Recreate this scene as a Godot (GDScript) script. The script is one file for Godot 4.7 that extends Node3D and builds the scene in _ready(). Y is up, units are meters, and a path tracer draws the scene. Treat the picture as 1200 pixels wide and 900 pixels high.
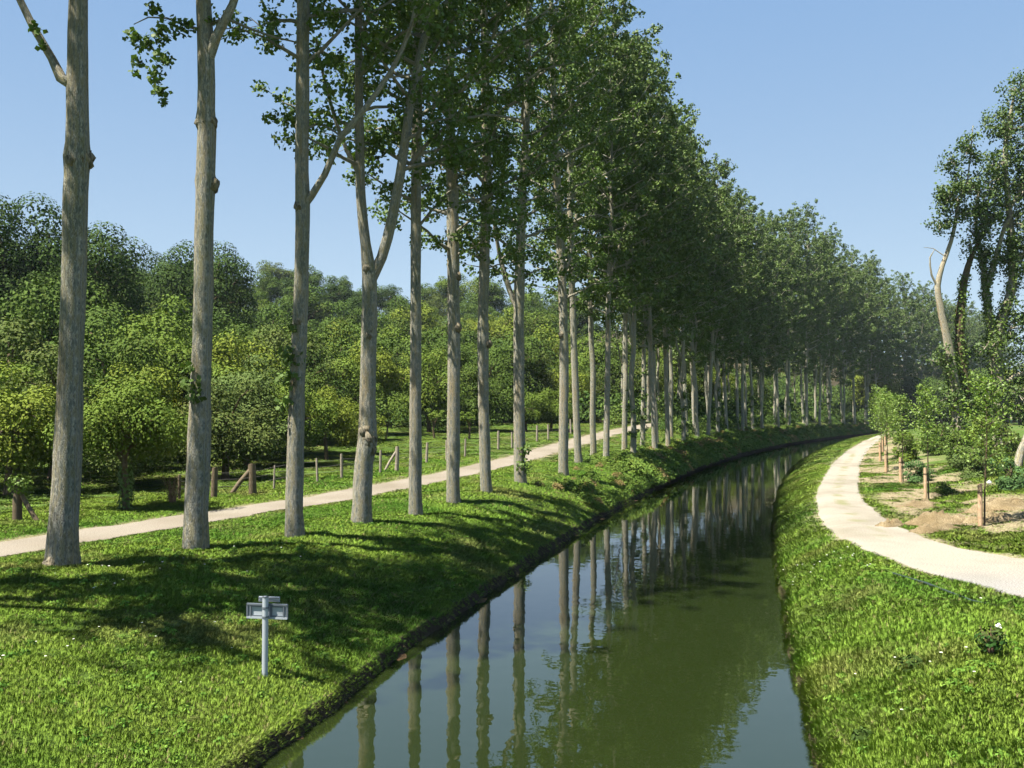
extends Node3D
# A poplar-lined canal in summer. The canal's axis is a slow right-hand bend; (s, d) are metres along it and to its right.

const HALF := 4.0            # half the water's width
var cx := PackedFloat32Array()
var cz := PackedFloat32Array()
var ct := PackedFloat32Array()
var nz := FastNoiseLite.new()
var nz2 := FastNoiseLite.new()
var taken := {}
var M := {}
var rp := []                 # right-hand path: [s, d, half width]


# ---------------------------------------------------------------- mesh building
class MB:
	var v := PackedVector3Array()
	var n := PackedVector3Array()
	var c := PackedColorArray()
	var uv := PackedVector2Array()
	var ix := PackedInt32Array()

	func vert(p: Vector3, nn: Vector3, col: Color, t := Vector2.ZERO) -> int:
		v.append(p); n.append(nn); c.append(col); uv.append(t)
		return v.size() - 1

	func tri(a: int, b: int, d: int) -> void:
		ix.append(a); ix.append(b); ix.append(d)

	func leaf(p: Vector3, nn: Vector3, ang: float, l: float, w: float, col: Color) -> void:
		var a := nn.cross(Vector3(0.31, 0.91, 0.27)).normalized().rotated(nn, ang)
		var b := nn.cross(a)
		var i := v.size()
		v.append(p - a * l * 0.5); v.append(p + b * w * 0.5 - a * l * 0.12); v.append(p + a * l * 0.5); v.append(p - b * w * 0.5 - a * l * 0.12)
		for k in 4:
			n.append(nn); c.append(col); uv.append(Vector2.ZERO)
		ix.append(i); ix.append(i + 1); ix.append(i + 2)
		ix.append(i); ix.append(i + 2); ix.append(i + 3)

	func tube(pts: Array, rad: Array, sides: int, col: Color, rough: FastNoiseLite = null, amp := 0.0, cap := true) -> void:
		var t0: Vector3 = (pts[1] - pts[0]).normalized()
		var e := t0.cross(Vector3(0.13, 0.22, 0.97)).normalized()
		var first := v.size()
		var along := 0.0
		var rings := pts.size()
		var rep := maxi(1, int(round(TAU * rad[0] / 0.7)))
		for i in rings:
			var p: Vector3 = pts[i]
			var t: Vector3 = (pts[mini(i + 1, rings - 1)] - pts[maxi(i - 1, 0)]).normalized()
			e = (e - t * e.dot(t)).normalized()
			var f := t.cross(e)
			if i > 0:
				along += p.distance_to(pts[i - 1])
			for k in sides + 1:
				var a := TAU * k / sides
				var dir := e * cos(a) + f * sin(a)
				var r: float = rad[i]
				if rough:
					var m := k % sides
					var aa := TAU * m / sides
					r *= 1.0 + amp * rough.get_noise_3d(cos(aa) * 40.0, sin(aa) * 40.0, along * 22.0 + pts[0].x * 31.0)
				var tint := col
				if rough and sides > 9:
					var stain := rough.get_noise_3d(dir.x * 18.0 + pts[0].x * 7.0, dir.z * 18.0 + 50.0, along * 9.0 + pts[0].z)
					tint = col.lerp(Color(0.92, 0.76, 0.56) * col, clampf(stain * 2.4 - 0.45, 0.0, 0.65))
					tint = tint.lerp(Color(0.62, 0.68, 0.58) * col, clampf(-stain * 2.0 - 0.3, 0.0, 0.6))
				vert(p + dir * r, dir, tint, Vector2(float(k) / sides * rep, along / 1.4))
		var w := sides + 1
		for i in rings - 1:
			for k in sides:
				var q := first + i * w + k
				tri(q, q + w, q + 1)
				tri(q + 1, q + w, q + w + 1)
		if cap:
			var last := first + (rings - 1) * w
			var top := vert(pts[rings - 1], (pts[rings - 1] - pts[rings - 2]).normalized(), col)
			for k in sides:
				tri(last + k, top, last + k + 1)

	func box(o: Vector3, bx: Vector3, by: Vector3, bz: Vector3, col := Color.WHITE) -> void:
		# a bevelled box: o its centre, bx/by/bz its half axes
		var ax := [bx, by, bz]
		for k in 3:
			for sg in [-1.0, 1.0]:
				var nn: Vector3 = ax[k].normalized() * sg
				var u: Vector3 = ax[(k + 1) % 3]
				var w: Vector3 = ax[(k + 2) % 3]
				var m: Vector3 = o + ax[k] * sg
				var a := vert(m - u - w, nn, col, Vector2(0, 0))
				var b := vert(m + u - w, nn, col, Vector2(u.length() * 2.0, 0))
				var d := vert(m + u + w, nn, col, Vector2(u.length() * 2.0, w.length() * 2.0))
				var e := vert(m - u + w, nn, col, Vector2(0, w.length() * 2.0))
				if sg > 0.0:
					tri(a, d, b); tri(a, e, d)
				else:
					tri(a, b, d); tri(a, d, e)

	func build(mat: Material) -> ArrayMesh:
		var arr := []
		arr.resize(Mesh.ARRAY_MAX)
		arr[Mesh.ARRAY_VERTEX] = v
		arr[Mesh.ARRAY_NORMAL] = n
		arr[Mesh.ARRAY_COLOR] = c
		arr[Mesh.ARRAY_TEX_UV] = uv
		arr[Mesh.ARRAY_INDEX] = ix
		var am := ArrayMesh.new()
		am.add_surface_from_arrays(Mesh.PRIMITIVE_TRIANGLES, arr)
		am.surface_set_material(0, mat)
		return am


# ---------------------------------------------------------------- naming
func numbered(called: String) -> String:
	if not taken.has(called):
		taken[called] = 0
		return called
	taken[called] += 1
	return "%s_%03d" % [called, taken[called]]

func thing(called: String, label: String, category: String, at: Vector3, turn := 0.0, group := "") -> Node3D:
	var o := Node3D.new()
	o.name = numbered(called)
	add_child(o)
	o.position = at
	o.rotation.y = turn
	tag(o, label, category, group)
	return o

func tag(o: Node, label: String, category: String, group := "") -> void:
	o.set_meta("label", label)
	o.set_meta("category", category)
	if group:
		o.set_meta("group", group)

func part(called: String, mesh: Mesh, parent: Node, over: Material = null) -> MeshInstance3D:
	var o := MeshInstance3D.new()
	o.name = called if parent != self else numbered(called)
	o.mesh = mesh
	if over:
		o.material_override = over
	parent.add_child(o, true)
	return o

func setting(called: String, mesh: Mesh) -> MeshInstance3D:
	var o := part(called, mesh, self)
	o.set_meta("kind", "structure")
	return o

func scatter(called: String, label: String, category: String, mesh: Mesh, xf: Array, cols: PackedColorArray) -> void:
	var mm := MultiMesh.new()
	mm.transform_format = MultiMesh.TRANSFORM_3D
	mm.use_colors = true
	mm.mesh = mesh
	mm.instance_count = xf.size()
	for i in xf.size():
		mm.set_instance_transform(i, xf[i])
		mm.set_instance_color(i, cols[i])
	var o := MultiMeshInstance3D.new()
	o.name = numbered(called)
	o.multimesh = mm
	add_child(o)
	tag(o, label, category)
	o.set_meta("kind", "stuff")


# ---------------------------------------------------------------- the lie of the land
func lay_axis() -> void:
	var x := 0.0
	var z := 0.0
	for i in 1601:
		var s := -80.0 + i * 0.5
		var t := deg_to_rad(13.5 + 0.105 * clampf(s - 15.0, 0.0, 235.0))
		x += sin(t) * 0.5
		z += cos(t) * 0.5
		cx.append(x); cz.append(z); ct.append(t)
	var ox := cx[160] + 2.85
	var oz := cz[160]
	for i in 1601:
		cx[i] -= ox
		cz[i] -= oz

func xz(s: float, d: float) -> Vector2:
	var f := clampf((s + 80.0) * 2.0, 0.0, 1598.0)
	var i := int(f)
	f -= i
	var x := lerpf(cx[i], cx[i + 1], f)
	var z := lerpf(cz[i], cz[i + 1], f)
	var t := lerpf(ct[i], ct[i + 1], f)
	return Vector2(x + d * cos(t), z - d * sin(t))

func sd(x: float, z: float) -> Vector2:
	var best := 1e9
	var k := 0
	for i in range(0, 1600, 8):
		var q := (cx[i] - x) * (cx[i] - x) + (cz[i] - z) * (cz[i] - z)
		if q < best:
			best = q
			k = i
	var t := ct[k]
	return Vector2(-80.0 + k * 0.5 + (x - cx[k]) * sin(t) + (z - cz[k]) * cos(t), (x - cx[k]) * cos(t) - (z - cz[k]) * sin(t))

func hill(x: float, z: float, d: float) -> float:
	var q := -0.45 * x + 0.89 * z
	return 2.2 * smoothstep(45.0, 115.0, q) * smoothstep(5.0, 16.0, absf(d)) * (1.0 - smoothstep(8.0, 30.0, x - 0.3 * z)) + 31.0 * smoothstep(105.0, 290.0, q) * smoothstep(18.0, 80.0, absf(d))

func edge(s: float, side: float) -> float:
	return 0.16 * nz.get_noise_2d(s * 9.0, 40.0 + side * 90.0) + 0.07 * nz.get_noise_2d(s * 42.0, 7.0 + side * 50.0)

func wide(s: float) -> float:
	return lerpf(8.0, 4.2, smoothstep(18.0, 42.0, s))

func height(s: float, d: float, x: float, z: float) -> float:
	var h: float
	var u: float
	if d < 0.0:
		u = -d - HALF
		if u <= 0.0:
			return lerpf(-0.02 + 0.07 * nz.get_noise_2d(s * 30.0, d * 60.0), -1.3, smoothstep(0.12, 2.6, -u))
		var w := wide(s)
		h = 0.30 + 1.30 * sin(clampf((u - 0.1) / w, 0.0, 1.0) * PI / 2.0) + 0.004 * maxf(u - w, 0.0)
		h = lerpf(-0.02, h, smoothstep(0.0, 0.1, u))
		h -= 0.05 * (1.0 - smoothstep(0.9, 1.4, absf(d - left_path(s))))
	else:
		u = d - HALF
		if u <= 0.0:
			return lerpf(-0.1, -1.3, smoothstep(0.0, 2.0, -u))
		h = 0.2 + 1.1 * sin(clampf((u - 0.1) / 2.6, 0.0, 1.0) * PI / 2.0) + 0.9 * smoothstep(4.5, 13.0, u) * smoothstep(14.0, 24.0, s) + 0.4 * smoothstep(13.0, 40.0, u)
		h = lerpf(-0.1, h, smoothstep(0.0, 0.08, u))
		h -= 0.05 * (1.0 - smoothstep(0.75, 1.1, right_path(s, d)))
	var bump := 0.16 * nz.get_noise_2d(x * 14.0, z * 14.0) + 0.045 * nz.get_noise_2d(x * 50.0, z * 50.0)
	var calm := smoothstep(0.1, 1.6, u)
	if d < 0.0:
		calm *= 1.0 - 0.85 * (1.0 - smoothstep(1.0, 2.2, absf(d - left_path(s))))
	else:
		calm *= 1.0 - 0.85 * (1.0 - smoothstep(0.9, 1.7, right_path(s, d)))
	return h + bump * calm + hill(x, z, d)

func place(x: float, z: float, up := 0.0) -> Vector3:
	var q := sd(x, z)
	return Vector3(x, height(q.x, q.y, x, z) + up, -z)

func left_path(s: float) -> float:
	var k := [[-80.0, -17.5], [10.0, -16.4], [20.0, -15.9], [27.0, -14.8], [35.0, -13.7], [45.0, -13.6], [61.0, -14.0], [80.0, -15.2], [98.0, -16.2], [150.0, -18.0], [320.0, -21.0], [720.0, -22.0]]
	for i in k.size() - 1:
		if s <= k[i + 1][0]:
			return lerpf(k[i][1], k[i + 1][1], smoothstep(k[i][0], k[i + 1][0], s) * 0.4 + 0.6 * (s - k[i][0]) / (k[i + 1][0] - k[i][0]))
	return -22.0

func right_path(s: float, d: float) -> float:
	# distance from the middle of the path over its half width, 1 at its edge
	if s > 32.0:
		var lo := 1
		while lo < rp.size() - 1 and rp[lo][0] < s:
			lo += 1
		var a: Array = rp[lo - 1]
		var b: Array = rp[lo]
		var f := clampf((s - a[0]) / (b[0] - a[0]), 0.0, 1.0)
		return absf(d - lerpf(a[1], b[1], f)) / lerpf(a[2], b[2], f)
	if s < 2.0 or d < 4.0:
		return 9.0
	var best := 9.0
	var p := Vector2(s, d)
	for i in rp.size() - 1:
		if rp[i][0] > 40.0:
			break
		var a := Vector2(rp[i][0], rp[i][1])
		var b := Vector2(rp[i + 1][0], rp[i + 1][1])
		var f := clampf((p - a).dot(b - a) / (b - a).length_squared(), 0.0, 1.0)
		best = minf(best, p.distance_to(a.lerp(b, f)) / lerpf(rp[i][2], rp[i + 1][2], f))
	return best

func lay_right_path() -> void:
	var k := [[2.0, 30.0, 4.4], [8.0, 23.5, 4.2], [14.0, 17.5, 3.9], [19.8, 13.0, 2.9], [23.8, 9.9, 2.15], [26.8, 8.3, 1.65], [30.2, 7.35, 1.3], [35.0, 6.9, 1.15], [41.0, 6.85, 1.05], [48.0, 7.05, 1.0], [60.0, 7.8, 1.0], [84.0, 8.9, 1.0], [112.0, 10.0, 1.0], [150.0, 11.2, 1.0], [400.0, 14.0, 1.0]]
	for i in k.size() - 1:
		var a: Array = k[maxi(i - 1, 0)]
		var b: Array = k[i]
		var c: Array = k[i + 1]
		var e: Array = k[mini(i + 2, k.size() - 1)]
		var steps := 5 if i < 10 else 3
		for j in steps:
			var t := float(j) / steps
			var q := []
			for m in 3:
				q.append(cubic_interpolate(b[m], c[m], a[m], e[m], t) if i < 10 else lerpf(b[m], c[m], t))
			rp.append(q)
	rp.append(k[k.size() - 1])


# ---------------------------------------------------------------- materials
func lin(r: float, g: float, b: float) -> Color:
	return Color(r, g, b).linear_to_srgb()

func speckle(freq: float, lo: Color, hi: Color, size := 512, sd_ := 3, octaves := 4, normal := false, strength := 4.0) -> NoiseTexture2D:
	var f := FastNoiseLite.new()
	f.seed = sd_
	f.noise_type = FastNoiseLite.TYPE_SIMPLEX_SMOOTH
	f.frequency = freq
	f.fractal_octaves = octaves
	var t := NoiseTexture2D.new()
	t.width = size
	t.height = size
	t.seamless = true
	t.noise = f
	if normal:
		t.as_normal_map = true
		t.bump_strength = strength
	else:
		var g := Gradient.new()
		g.offsets = PackedFloat32Array([0.15, 0.85])
		g.colors = PackedColorArray([lo, hi])
		t.color_ramp = g
	return t

func foliage(r: float, g: float, b: float, rough := 0.55, spec := 0.4, back := 0.7) -> StandardMaterial3D:
	var m := StandardMaterial3D.new()
	m.albedo_color = lin(r, g, b)
	m.vertex_color_use_as_albedo = true
	m.roughness = rough
	m.metallic_specular = spec
	m.cull_mode = BaseMaterial3D.CULL_DISABLED
	m.backlight_enabled = true
	m.backlight = Color(0.9, 1.0, 0.45) * back
	return m

func bark_images() -> Array:
	var f := FastNoiseLite.new()
	f.seed = 11
	f.frequency = 1.0
	f.fractal_octaves = 3
	var w := 256
	var h := 512
	var col := Image.create(w, h, false, Image.FORMAT_RGB8)
	var rel := Image.create(w, h, false, Image.FORMAT_RGB8)
	for y in h:
		var t := absf(2.0 * y / h - 1.0) * 2.2
		for x in w:
			var a := TAU * x / w
			var wob := 0.25 * f.get_noise_3d(cos(a) * 1.3, sin(a) * 1.3, t * 1.6 + 9.0)
			var fur := absf(f.get_noise_3d(cos(a + wob) * 5.2, sin(a + wob) * 5.2, t * 1.1))
			var fine := f.get_noise_3d(cos(a) * 15.0, sin(a) * 15.0, t * 7.0 + 30.0)
			var blot := f.get_noise_3d(cos(a) * 0.9, sin(a) * 0.9, t * 0.9 + 70.0)
			var k := clampf(smoothstep(0.0, 0.22, fur) * 0.75 + fine * 0.5 + 0.2, 0.0, 1.0)
			rel.set_pixel(x, y, Color(k, k, k))
			var c := Color(0.42, 0.40, 0.36).lerp(Color(0.80, 0.78, 0.73), k)
			c = c.lerp(Color(0.66, 0.62, 0.45), clampf(blot * 1.4, 0.0, 0.5))
			c = c.lerp(Color(0.50, 0.53, 0.49), clampf(-blot * 1.4, 0.0, 0.5))
			col.set_pixel(x, y, c)
	return [ImageTexture.create_from_image(col), ImageTexture.create_from_image(rel)]

func surface(color: Color, rough: float, tex: Texture2D = null, scale := 1.0, relief: Texture2D = null, depth := 1.0) -> StandardMaterial3D:
	var m := StandardMaterial3D.new()
	m.albedo_color = color
	m.vertex_color_use_as_albedo = true
	m.roughness = rough
	m.metallic_specular = 0.3
	if tex:
		m.albedo_texture = tex
		m.uv1_triplanar = true
		m.uv1_world_triplanar = true
		m.uv1_scale = Vector3.ONE * scale
	if relief:
		m.heightmap_enabled = true
		m.heightmap_texture = relief
		m.heightmap_scale = depth
	return m

func make_materials() -> void:
	var b := bark_images()
	for k in [["bark", 0.64, 0.65, 0.64], ["pale_bark", 0.82, 0.80, 0.76], ["dark_bark", 0.30, 0.25, 0.19]]:
		var m := StandardMaterial3D.new()
		m.albedo_color = lin(k[1], k[2], k[3])
		m.vertex_color_use_as_albedo = true
		m.albedo_texture = b[0]
		m.roughness = 0.92
		m.metallic_specular = 0.2
		m.heightmap_enabled = true
		m.heightmap_texture = b[1]
		m.heightmap_scale = 2.2
		M[k[0]] = m
	var grain := speckle(0.03, Color(0.62, 0.60, 0.55), Color(1, 1, 1), 512, 5, 5)
	var rel := speckle(0.05, Color.BLACK, Color.WHITE, 512, 6, 4)
	M.ground = surface(Color.WHITE, 0.95, grain, 0.55, rel, 3.0)
	M.gravel = surface(Color.WHITE, 0.95, speckle(0.09, Color(0.74, 0.72, 0.68), Color(1, 1, 1), 512, 8, 4), 0.45, speckle(0.22, Color.BLACK, Color.WHITE, 512, 9, 2), 1.2)
	M.wood = surface(Color.WHITE, 0.8, speckle(0.02, Color(0.7, 0.66, 0.6), Color(1, 1, 1), 256, 12, 4), 2.2)
	M.wood.uv1_scale = Vector3(14.0, 0.9, 14.0)
	M.soil = surface(Color.WHITE, 1.0, grain, 1.4, rel, 4.0)
	var w := StandardMaterial3D.new()
	w.albedo_color = lin(0.0105, 0.0165, 0.004)
	w.roughness = 0.015
	w.metallic_specular = 0.74
	w.normal_enabled = true
	w.normal_texture = speckle(0.012, Color.BLACK, Color.WHITE, 512, 21, 3, true, 1.6)
	w.normal_scale = 0.10
	w.uv1_triplanar = true
	w.uv1_world_triplanar = true
	w.uv1_scale = Vector3.ONE * 0.22
	M.water = w
	M.poplar = foliage(0.084, 0.134, 0.030, 0.55, 0.24, 0.6)
	M.poplar_far = foliage(0.090, 0.136, 0.036, 0.55, 0.24, 0.55)
	M.grass = foliage(1, 1, 1, 0.7, 0.16, 0.36)
	M.ivy = foliage(0.085, 0.135, 0.022, 0.5, 0.3, 0.5)
	M.ash = foliage(0.070, 0.112, 0.030, 0.55, 0.3, 0.6)
	M.young = foliage(0.150, 0.228, 0.042, 0.5, 0.4, 0.8)
	M.dark_green = foliage(0.042, 0.072, 0.016, 0.7, 0.14, 0.42)
	M.mid_green = foliage(0.060, 0.097, 0.019, 0.7, 0.14, 0.42)
	M.fresh_green = foliage(0.086, 0.130, 0.021, 0.7, 0.14, 0.42)
	M.yellow_green = foliage(0.122, 0.158, 0.023, 0.7, 0.14, 0.42)
	M.olive_green = foliage(0.074, 0.100, 0.026, 0.7, 0.14, 0.42)
	M.grey_green = foliage(0.078, 0.114, 0.032, 0.7, 0.14, 0.42)
	M.blue_green = foliage(0.068, 0.128, 0.042, 0.7, 0.14, 0.5)
	var g := StandardMaterial3D.new()
	g.albedo_color = lin(0.36, 0.40, 0.43)
	g.roughness = 0.45
	g.metallic = 0.25
	M.steel = g
	var dk := g.duplicate()
	dk.albedo_color = lin(0.12, 0.14, 0.16)
	M.dark_steel = dk
	var wh := StandardMaterial3D.new()
	wh.albedo_color = lin(0.75, 0.75, 0.72)
	wh.roughness = 0.5
	M.white = wh
	var ho := StandardMaterial3D.new()
	ho.albedo_color = lin(0.02, 0.032, 0.028)
	ho.roughness = 0.4
	M.hose = ho
	var fl := foliage(0.7, 0.7, 0.62, 0.6, 0.3, 0.5)
	M.petal = fl


# ---------------------------------------------------------------- ground, paths, water
func steps(list: Array) -> PackedFloat32Array:
	# [[from, step], [from, step] ... [end]]
	var out := PackedFloat32Array()
	for i in list.size() - 1:
		var x: float = list[i][0]
		while x < list[i + 1][0] - 0.001:
			out.append(x)
			x += list[i][1]
	out.append(list[-1][0])
	return out

func ground_color(s: float, d: float, x: float, z: float) -> Color:
	var u := absf(d) - HALF
	if u < 0.0:
		return Color(0.13, 0.085, 0.04)
	var patch := nz2.get_noise_2d(x * 2.2, z * 2.2) + 0.5 * nz2.get_noise_2d(x * 9.0, z * 9.0)
	var c := Color(0.092, 0.160, 0.026).lerp(Color(0.135, 0.160, 0.042), smoothstep(0.0, 0.6, patch))
	if u < 0.10 and d < 0.0:
		return Color(0.060, 0.044, 0.028)
	if u < 0.1:
		return Color(0.10, 0.085, 0.045)
	var wood := -0.45 * x + 0.89 * z
	if wood > 96.0 and (d < -24.0 or d > 30.0):
		return c.lerp(Color(0.075, 0.065, 0.035), smoothstep(96.0, 104.0, wood + patch * 6.0))
	if d < 0.0:
		var e := absf(d - left_path(s))
		if e < 2.2:
			c = c.lerp(Color(0.30, 0.26, 0.17), (1.0 - smoothstep(1.0, 2.2, e + patch * 0.5)) * 0.8)
	else:
		var e := right_path(s, d)
		if e < 1.6:
			c = c.lerp(Color(0.36, 0.32, 0.22), (1.0 - smoothstep(0.9, 1.6, e + patch * 0.35)) * 0.8)
		c = c.lerp(Color(0.33, 0.275, 0.18), bare(s, d, x, z))
	return c

func bare(s: float, d: float, x: float, z: float) -> float:
	# dug-over earth and dead turf where the young trees were planted
	if s < 26.0 or s > 120.0:
		return 0.0
	var p := nz2.get_noise_2d(x * 5.0 + 300.0, z * 5.0) + 0.4 * nz2.get_noise_2d(x * 21.0, z * 21.0)
	var strip := smoothstep(7.9, 9.0, d) * (1.0 - smoothstep(12.0, 16.0, d)) * smoothstep(26.0, 33.0, s)
	return strip * smoothstep(-0.32, 0.18, p) * 0.92

func lay_ground() -> void:
	var ss := steps([[-60.0, 8.0], [4.0, 0.3], [46.0, 0.6], [80.0, 1.2], [130.0, 4.0], [260.0, 12.0], [700.0]])
	var side := steps([[0.0, 0.03], [0.15, 0.1], [0.45, 0.3], [16.0, 0.5], [24.0, 1.5], [60.0, 6.0], [150.0, 14.0], [420.0]])
	var ds := PackedFloat32Array()
	for i in range(side.size() - 1, -1, -1):
		ds.append(-HALF - side[i])
	for t in [-3.97, -3.9, -3.75, -3.5, -3.0, -2.0, 0.0, 2.0, 3.0, 3.7, 3.95]:
		ds.append(t)
	for i in side.size():
		ds.append(HALF + side[i])
	var b := MB.new()
	var nd := ds.size()
	for s in ss:
		var wl := edge(s, -1.0)
		var wr := edge(s, 1.0)
		for d in ds:
			var u := absf(d) - HALF
			var shift := (-wl if d < 0.0 else wr) * exp(-absf(u) / 1.2)
			var p := xz(s, d + shift)
			var h := height(s, d, p.x, p.y)
			b.vert(Vector3(p.x, h, -p.y), Vector3.UP, ground_color(s, d, p.x, p.y))
	for i in ss.size() - 1:
		for j in nd - 1:
			var q := i * nd + j
			b.tri(q, q + nd, q + 1)
			b.tri(q + 1, q + nd, q + nd + 1)
	smooth(b)
	setting("ground", b.build(M.ground))

func smooth(b: MB) -> void:
	var acc := PackedVector3Array()
	acc.resize(b.v.size())
	for i in range(0, b.ix.size(), 3):
		var a := b.ix[i]
		var c := b.ix[i + 1]
		var e := b.ix[i + 2]
		var f := (b.v[e] - b.v[a]).cross(b.v[c] - b.v[a])
		acc[a] += f; acc[c] += f; acc[e] += f
	for i in acc.size():
		b.n[i] = acc[i].normalized()

func lay_water() -> void:
	var b := MB.new()
	var k := 0
	for s in steps([[-60.0, 6.0], [440.0]]):
		for d in [-4.45, 0.0, 4.35]:
			var p := xz(s, d)
			b.vert(Vector3(p.x, 0.0, -p.y), Vector3.UP, Color.WHITE)
		if k:
			for j in 2:
				var q := (k - 1) * 3 + j
				b.tri(q, q + 3, q + 1)
				b.tri(q + 1, q + 3, q + 4)
		k += 1
	setting("canal_water", b.build(M.water))

func lay_paths() -> void:
	var b := MB.new()
	var k := 0
	var cols := [-1.0, -0.8, -0.5, -0.2, 0.2, 0.5, 0.8, 1.0]
	for s in steps([[-50.0, 4.0], [8.0, 0.5], [70.0, 1.0], [130.0, 4.0], [250.0]]):
		var mid := left_path(s)
		for c in cols:
			var d: float = mid + c * (1.2 + 0.22 * nz.get_noise_2d(s * 12.0, c * 60.0))
			var p := xz(s, d)
			var h := height(s, d, p.x, p.y) + 0.05 * (1.0 - smoothstep(0.9, 1.4, absf(d - mid)))
			var w := nz2.get_noise_2d(p.x * 7.0, p.y * 7.0)
			var rut := 1.0 - 0.14 * smoothstep(0.25, 0.0, absf(c)) 
			b.vert(Vector3(p.x, h - (0.03 if absf(c) == 1.0 else 0.0), -p.y), Vector3.UP, Color(0.27, 0.245, 0.205).lerp(Color(0.21, 0.186, 0.145), clampf(w + 0.3, 0.0, 1.0)) * rut)
		if k:
			for j in cols.size() - 1:
				var q := (k - 1) * cols.size() + j
				b.tri(q, q + cols.size(), q + 1)
				b.tri(q + 1, q + cols.size(), q + cols.size() + 1)
		k += 1
	smooth(b)
	setting("towpath", b.build(M.gravel))
	b = MB.new()
	var fine := [-1.0, -0.93, -0.8, -0.65, -0.5, -0.35, -0.2, -0.07, 0.07, 0.2, 0.35, 0.5, 0.65, 0.8, 0.93, 1.0]
	var rows := []
	for i in rp.size() - 1:
		var m := maxi(1, int(ceil((Vector2(rp[i + 1][0], rp[i + 1][1]) - Vector2(rp[i][0], rp[i][1])).length() / (0.5 if rp[i][0] < 70.0 else 4.0))))
		for j in m:
			var t := float(j) / m
			rows.append([lerpf(rp[i][0], rp[i + 1][0], t), lerpf(rp[i][1], rp[i + 1][1], t), lerpf(rp[i][2], rp[i + 1][2], t)])
	for i in rows.size():
		var a: Array = rows[maxi(i - 1, 0)]
		var e: Array = rows[mini(i + 1, rows.size() - 1)]
		var dir := Vector2(e[0] - a[0], e[1] - a[1]).normalized()
		var across := Vector2(-dir.y, dir.x)
		for c in fine:
			var rag: float = rows[i][2] * (1.0 + 0.12 * nz.get_noise_2d(i * 9.0, 200.0 + signf(c) * 90.0))
			var q: Vector2 = Vector2(rows[i][0], rows[i][1]) + across * c * rag
			var p := xz(q.x, q.y)
			var h := height(q.x, q.y, p.x, p.y) + 0.05 * (1.0 - smoothstep(0.75, 1.1, right_path(q.x, q.y)))
			var w := nz2.get_noise_2d(p.x * 6.0, p.y * 6.0) + 0.6 * nz2.get_noise_2d(p.x * 30.0, p.y * 30.0)
			var col := Color(0.33, 0.31, 0.265).lerp(Color(0.235, 0.218, 0.175), clampf(w * 0.9 + 0.25, 0.0, 1.0))
			var weeds := (1.0 - smoothstep(0.1, 0.34, absf(c))) * smoothstep(28.0, 34.0, q.x) * smoothstep(-0.05, 0.35, nz2.get_noise_2d(p.x * 16.0, p.y * 16.0 + 50.0))
			col = col.lerp(Color(0.19, 0.20, 0.09), weeds * 0.75)
			col = col.lerp(Color(0.28, 0.285, 0.29), 0.75 * (1.0 - smoothstep(22.0, 27.0, q.x)) * smoothstep(-0.25, 0.25, w + 0.15))
			b.vert(Vector3(p.x, h - (0.03 if absf(c) == 1.0 else 0.0), -p.y), Vector3.UP, col)
		if i:
			for j in fine.size() - 1:
				var q := (i - 1) * fine.size() + j
				b.tri(q, q + 1, q + fine.size())
				b.tri(q + 1, q + fine.size() + 1, q + fine.size())
	smooth(b)
	var flip := false
	if b.n[8].y < 0.0:
		for i in b.n.size():
			b.n[i] = -b.n[i]
		for i in range(0, b.ix.size(), 3):
			var t := b.ix[i + 1]
			b.ix[i + 1] = b.ix[i + 2]
			b.ix[i + 2] = t
	setting("gravel_path", b.build(M.gravel))


# ---------------------------------------------------------------- trees
func ball(r: RandomNumberGenerator) -> Vector3:
	var y := r.randf_range(-1.0, 1.0)
	var a := r.randf() * TAU
	var q := sqrt(1.0 - y * y)
	return Vector3(q * cos(a), y, q * sin(a))

func tone(r: RandomNumberGenerator, spread := 0.22) -> Color:
	var k := 1.0 + r.randf_range(-spread, spread)
	var y := r.randf_range(-0.08, 0.14)
	return Color(k * (1.0 + y), k, k * (1.0 - y * 0.5))

func clump(b: MB, r: RandomNumberGenerator, p: Vector3, size: float, count: int, leaf: float, out_dir: Vector3) -> void:
	var kind := 1.0 + r.randf_range(-0.14, 0.14)
	for i in count:
		var o := ball(r) * size * pow(r.randf(), 0.45)
		o.y *= 0.8
		var nn := (ball(r) + o.normalized() * 0.5 + out_dir * 0.35 + Vector3(0, 0.35, 0)).normalized()
		var l := leaf * r.randf_range(0.7, 1.25)
		var col := tone(r) * kind
		if r.randf() < 0.07:
			col = Color(1.5, 1.42, 1.7)      # the leaf's pale underside
		b.leaf(p + o, nn, r.randf() * TAU, l, l * 0.85, col)

func bend(pts: Array, rad: Array, seg: int) -> Array:
	# a smooth line through the given points: [points, radii]
	var op := []
	var orr := []
	for i in pts.size() - 1:
		var a: Vector3 = pts[maxi(i - 1, 0)]
		var b: Vector3 = pts[i]
		var c: Vector3 = pts[i + 1]
		var e: Vector3 = pts[mini(i + 2, pts.size() - 1)]
		var m := clampi(int(b.distance_to(c) / 0.6), 1, seg)
		for j in m:
			var t := float(j) / m
			op.append(b.cubic_interpolate(c, a, e, t))
			orr.append(lerpf(rad[i], rad[i + 1], t))
	op.append(pts[-1])
	orr.append(rad[-1])
	return [op, orr]

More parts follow.
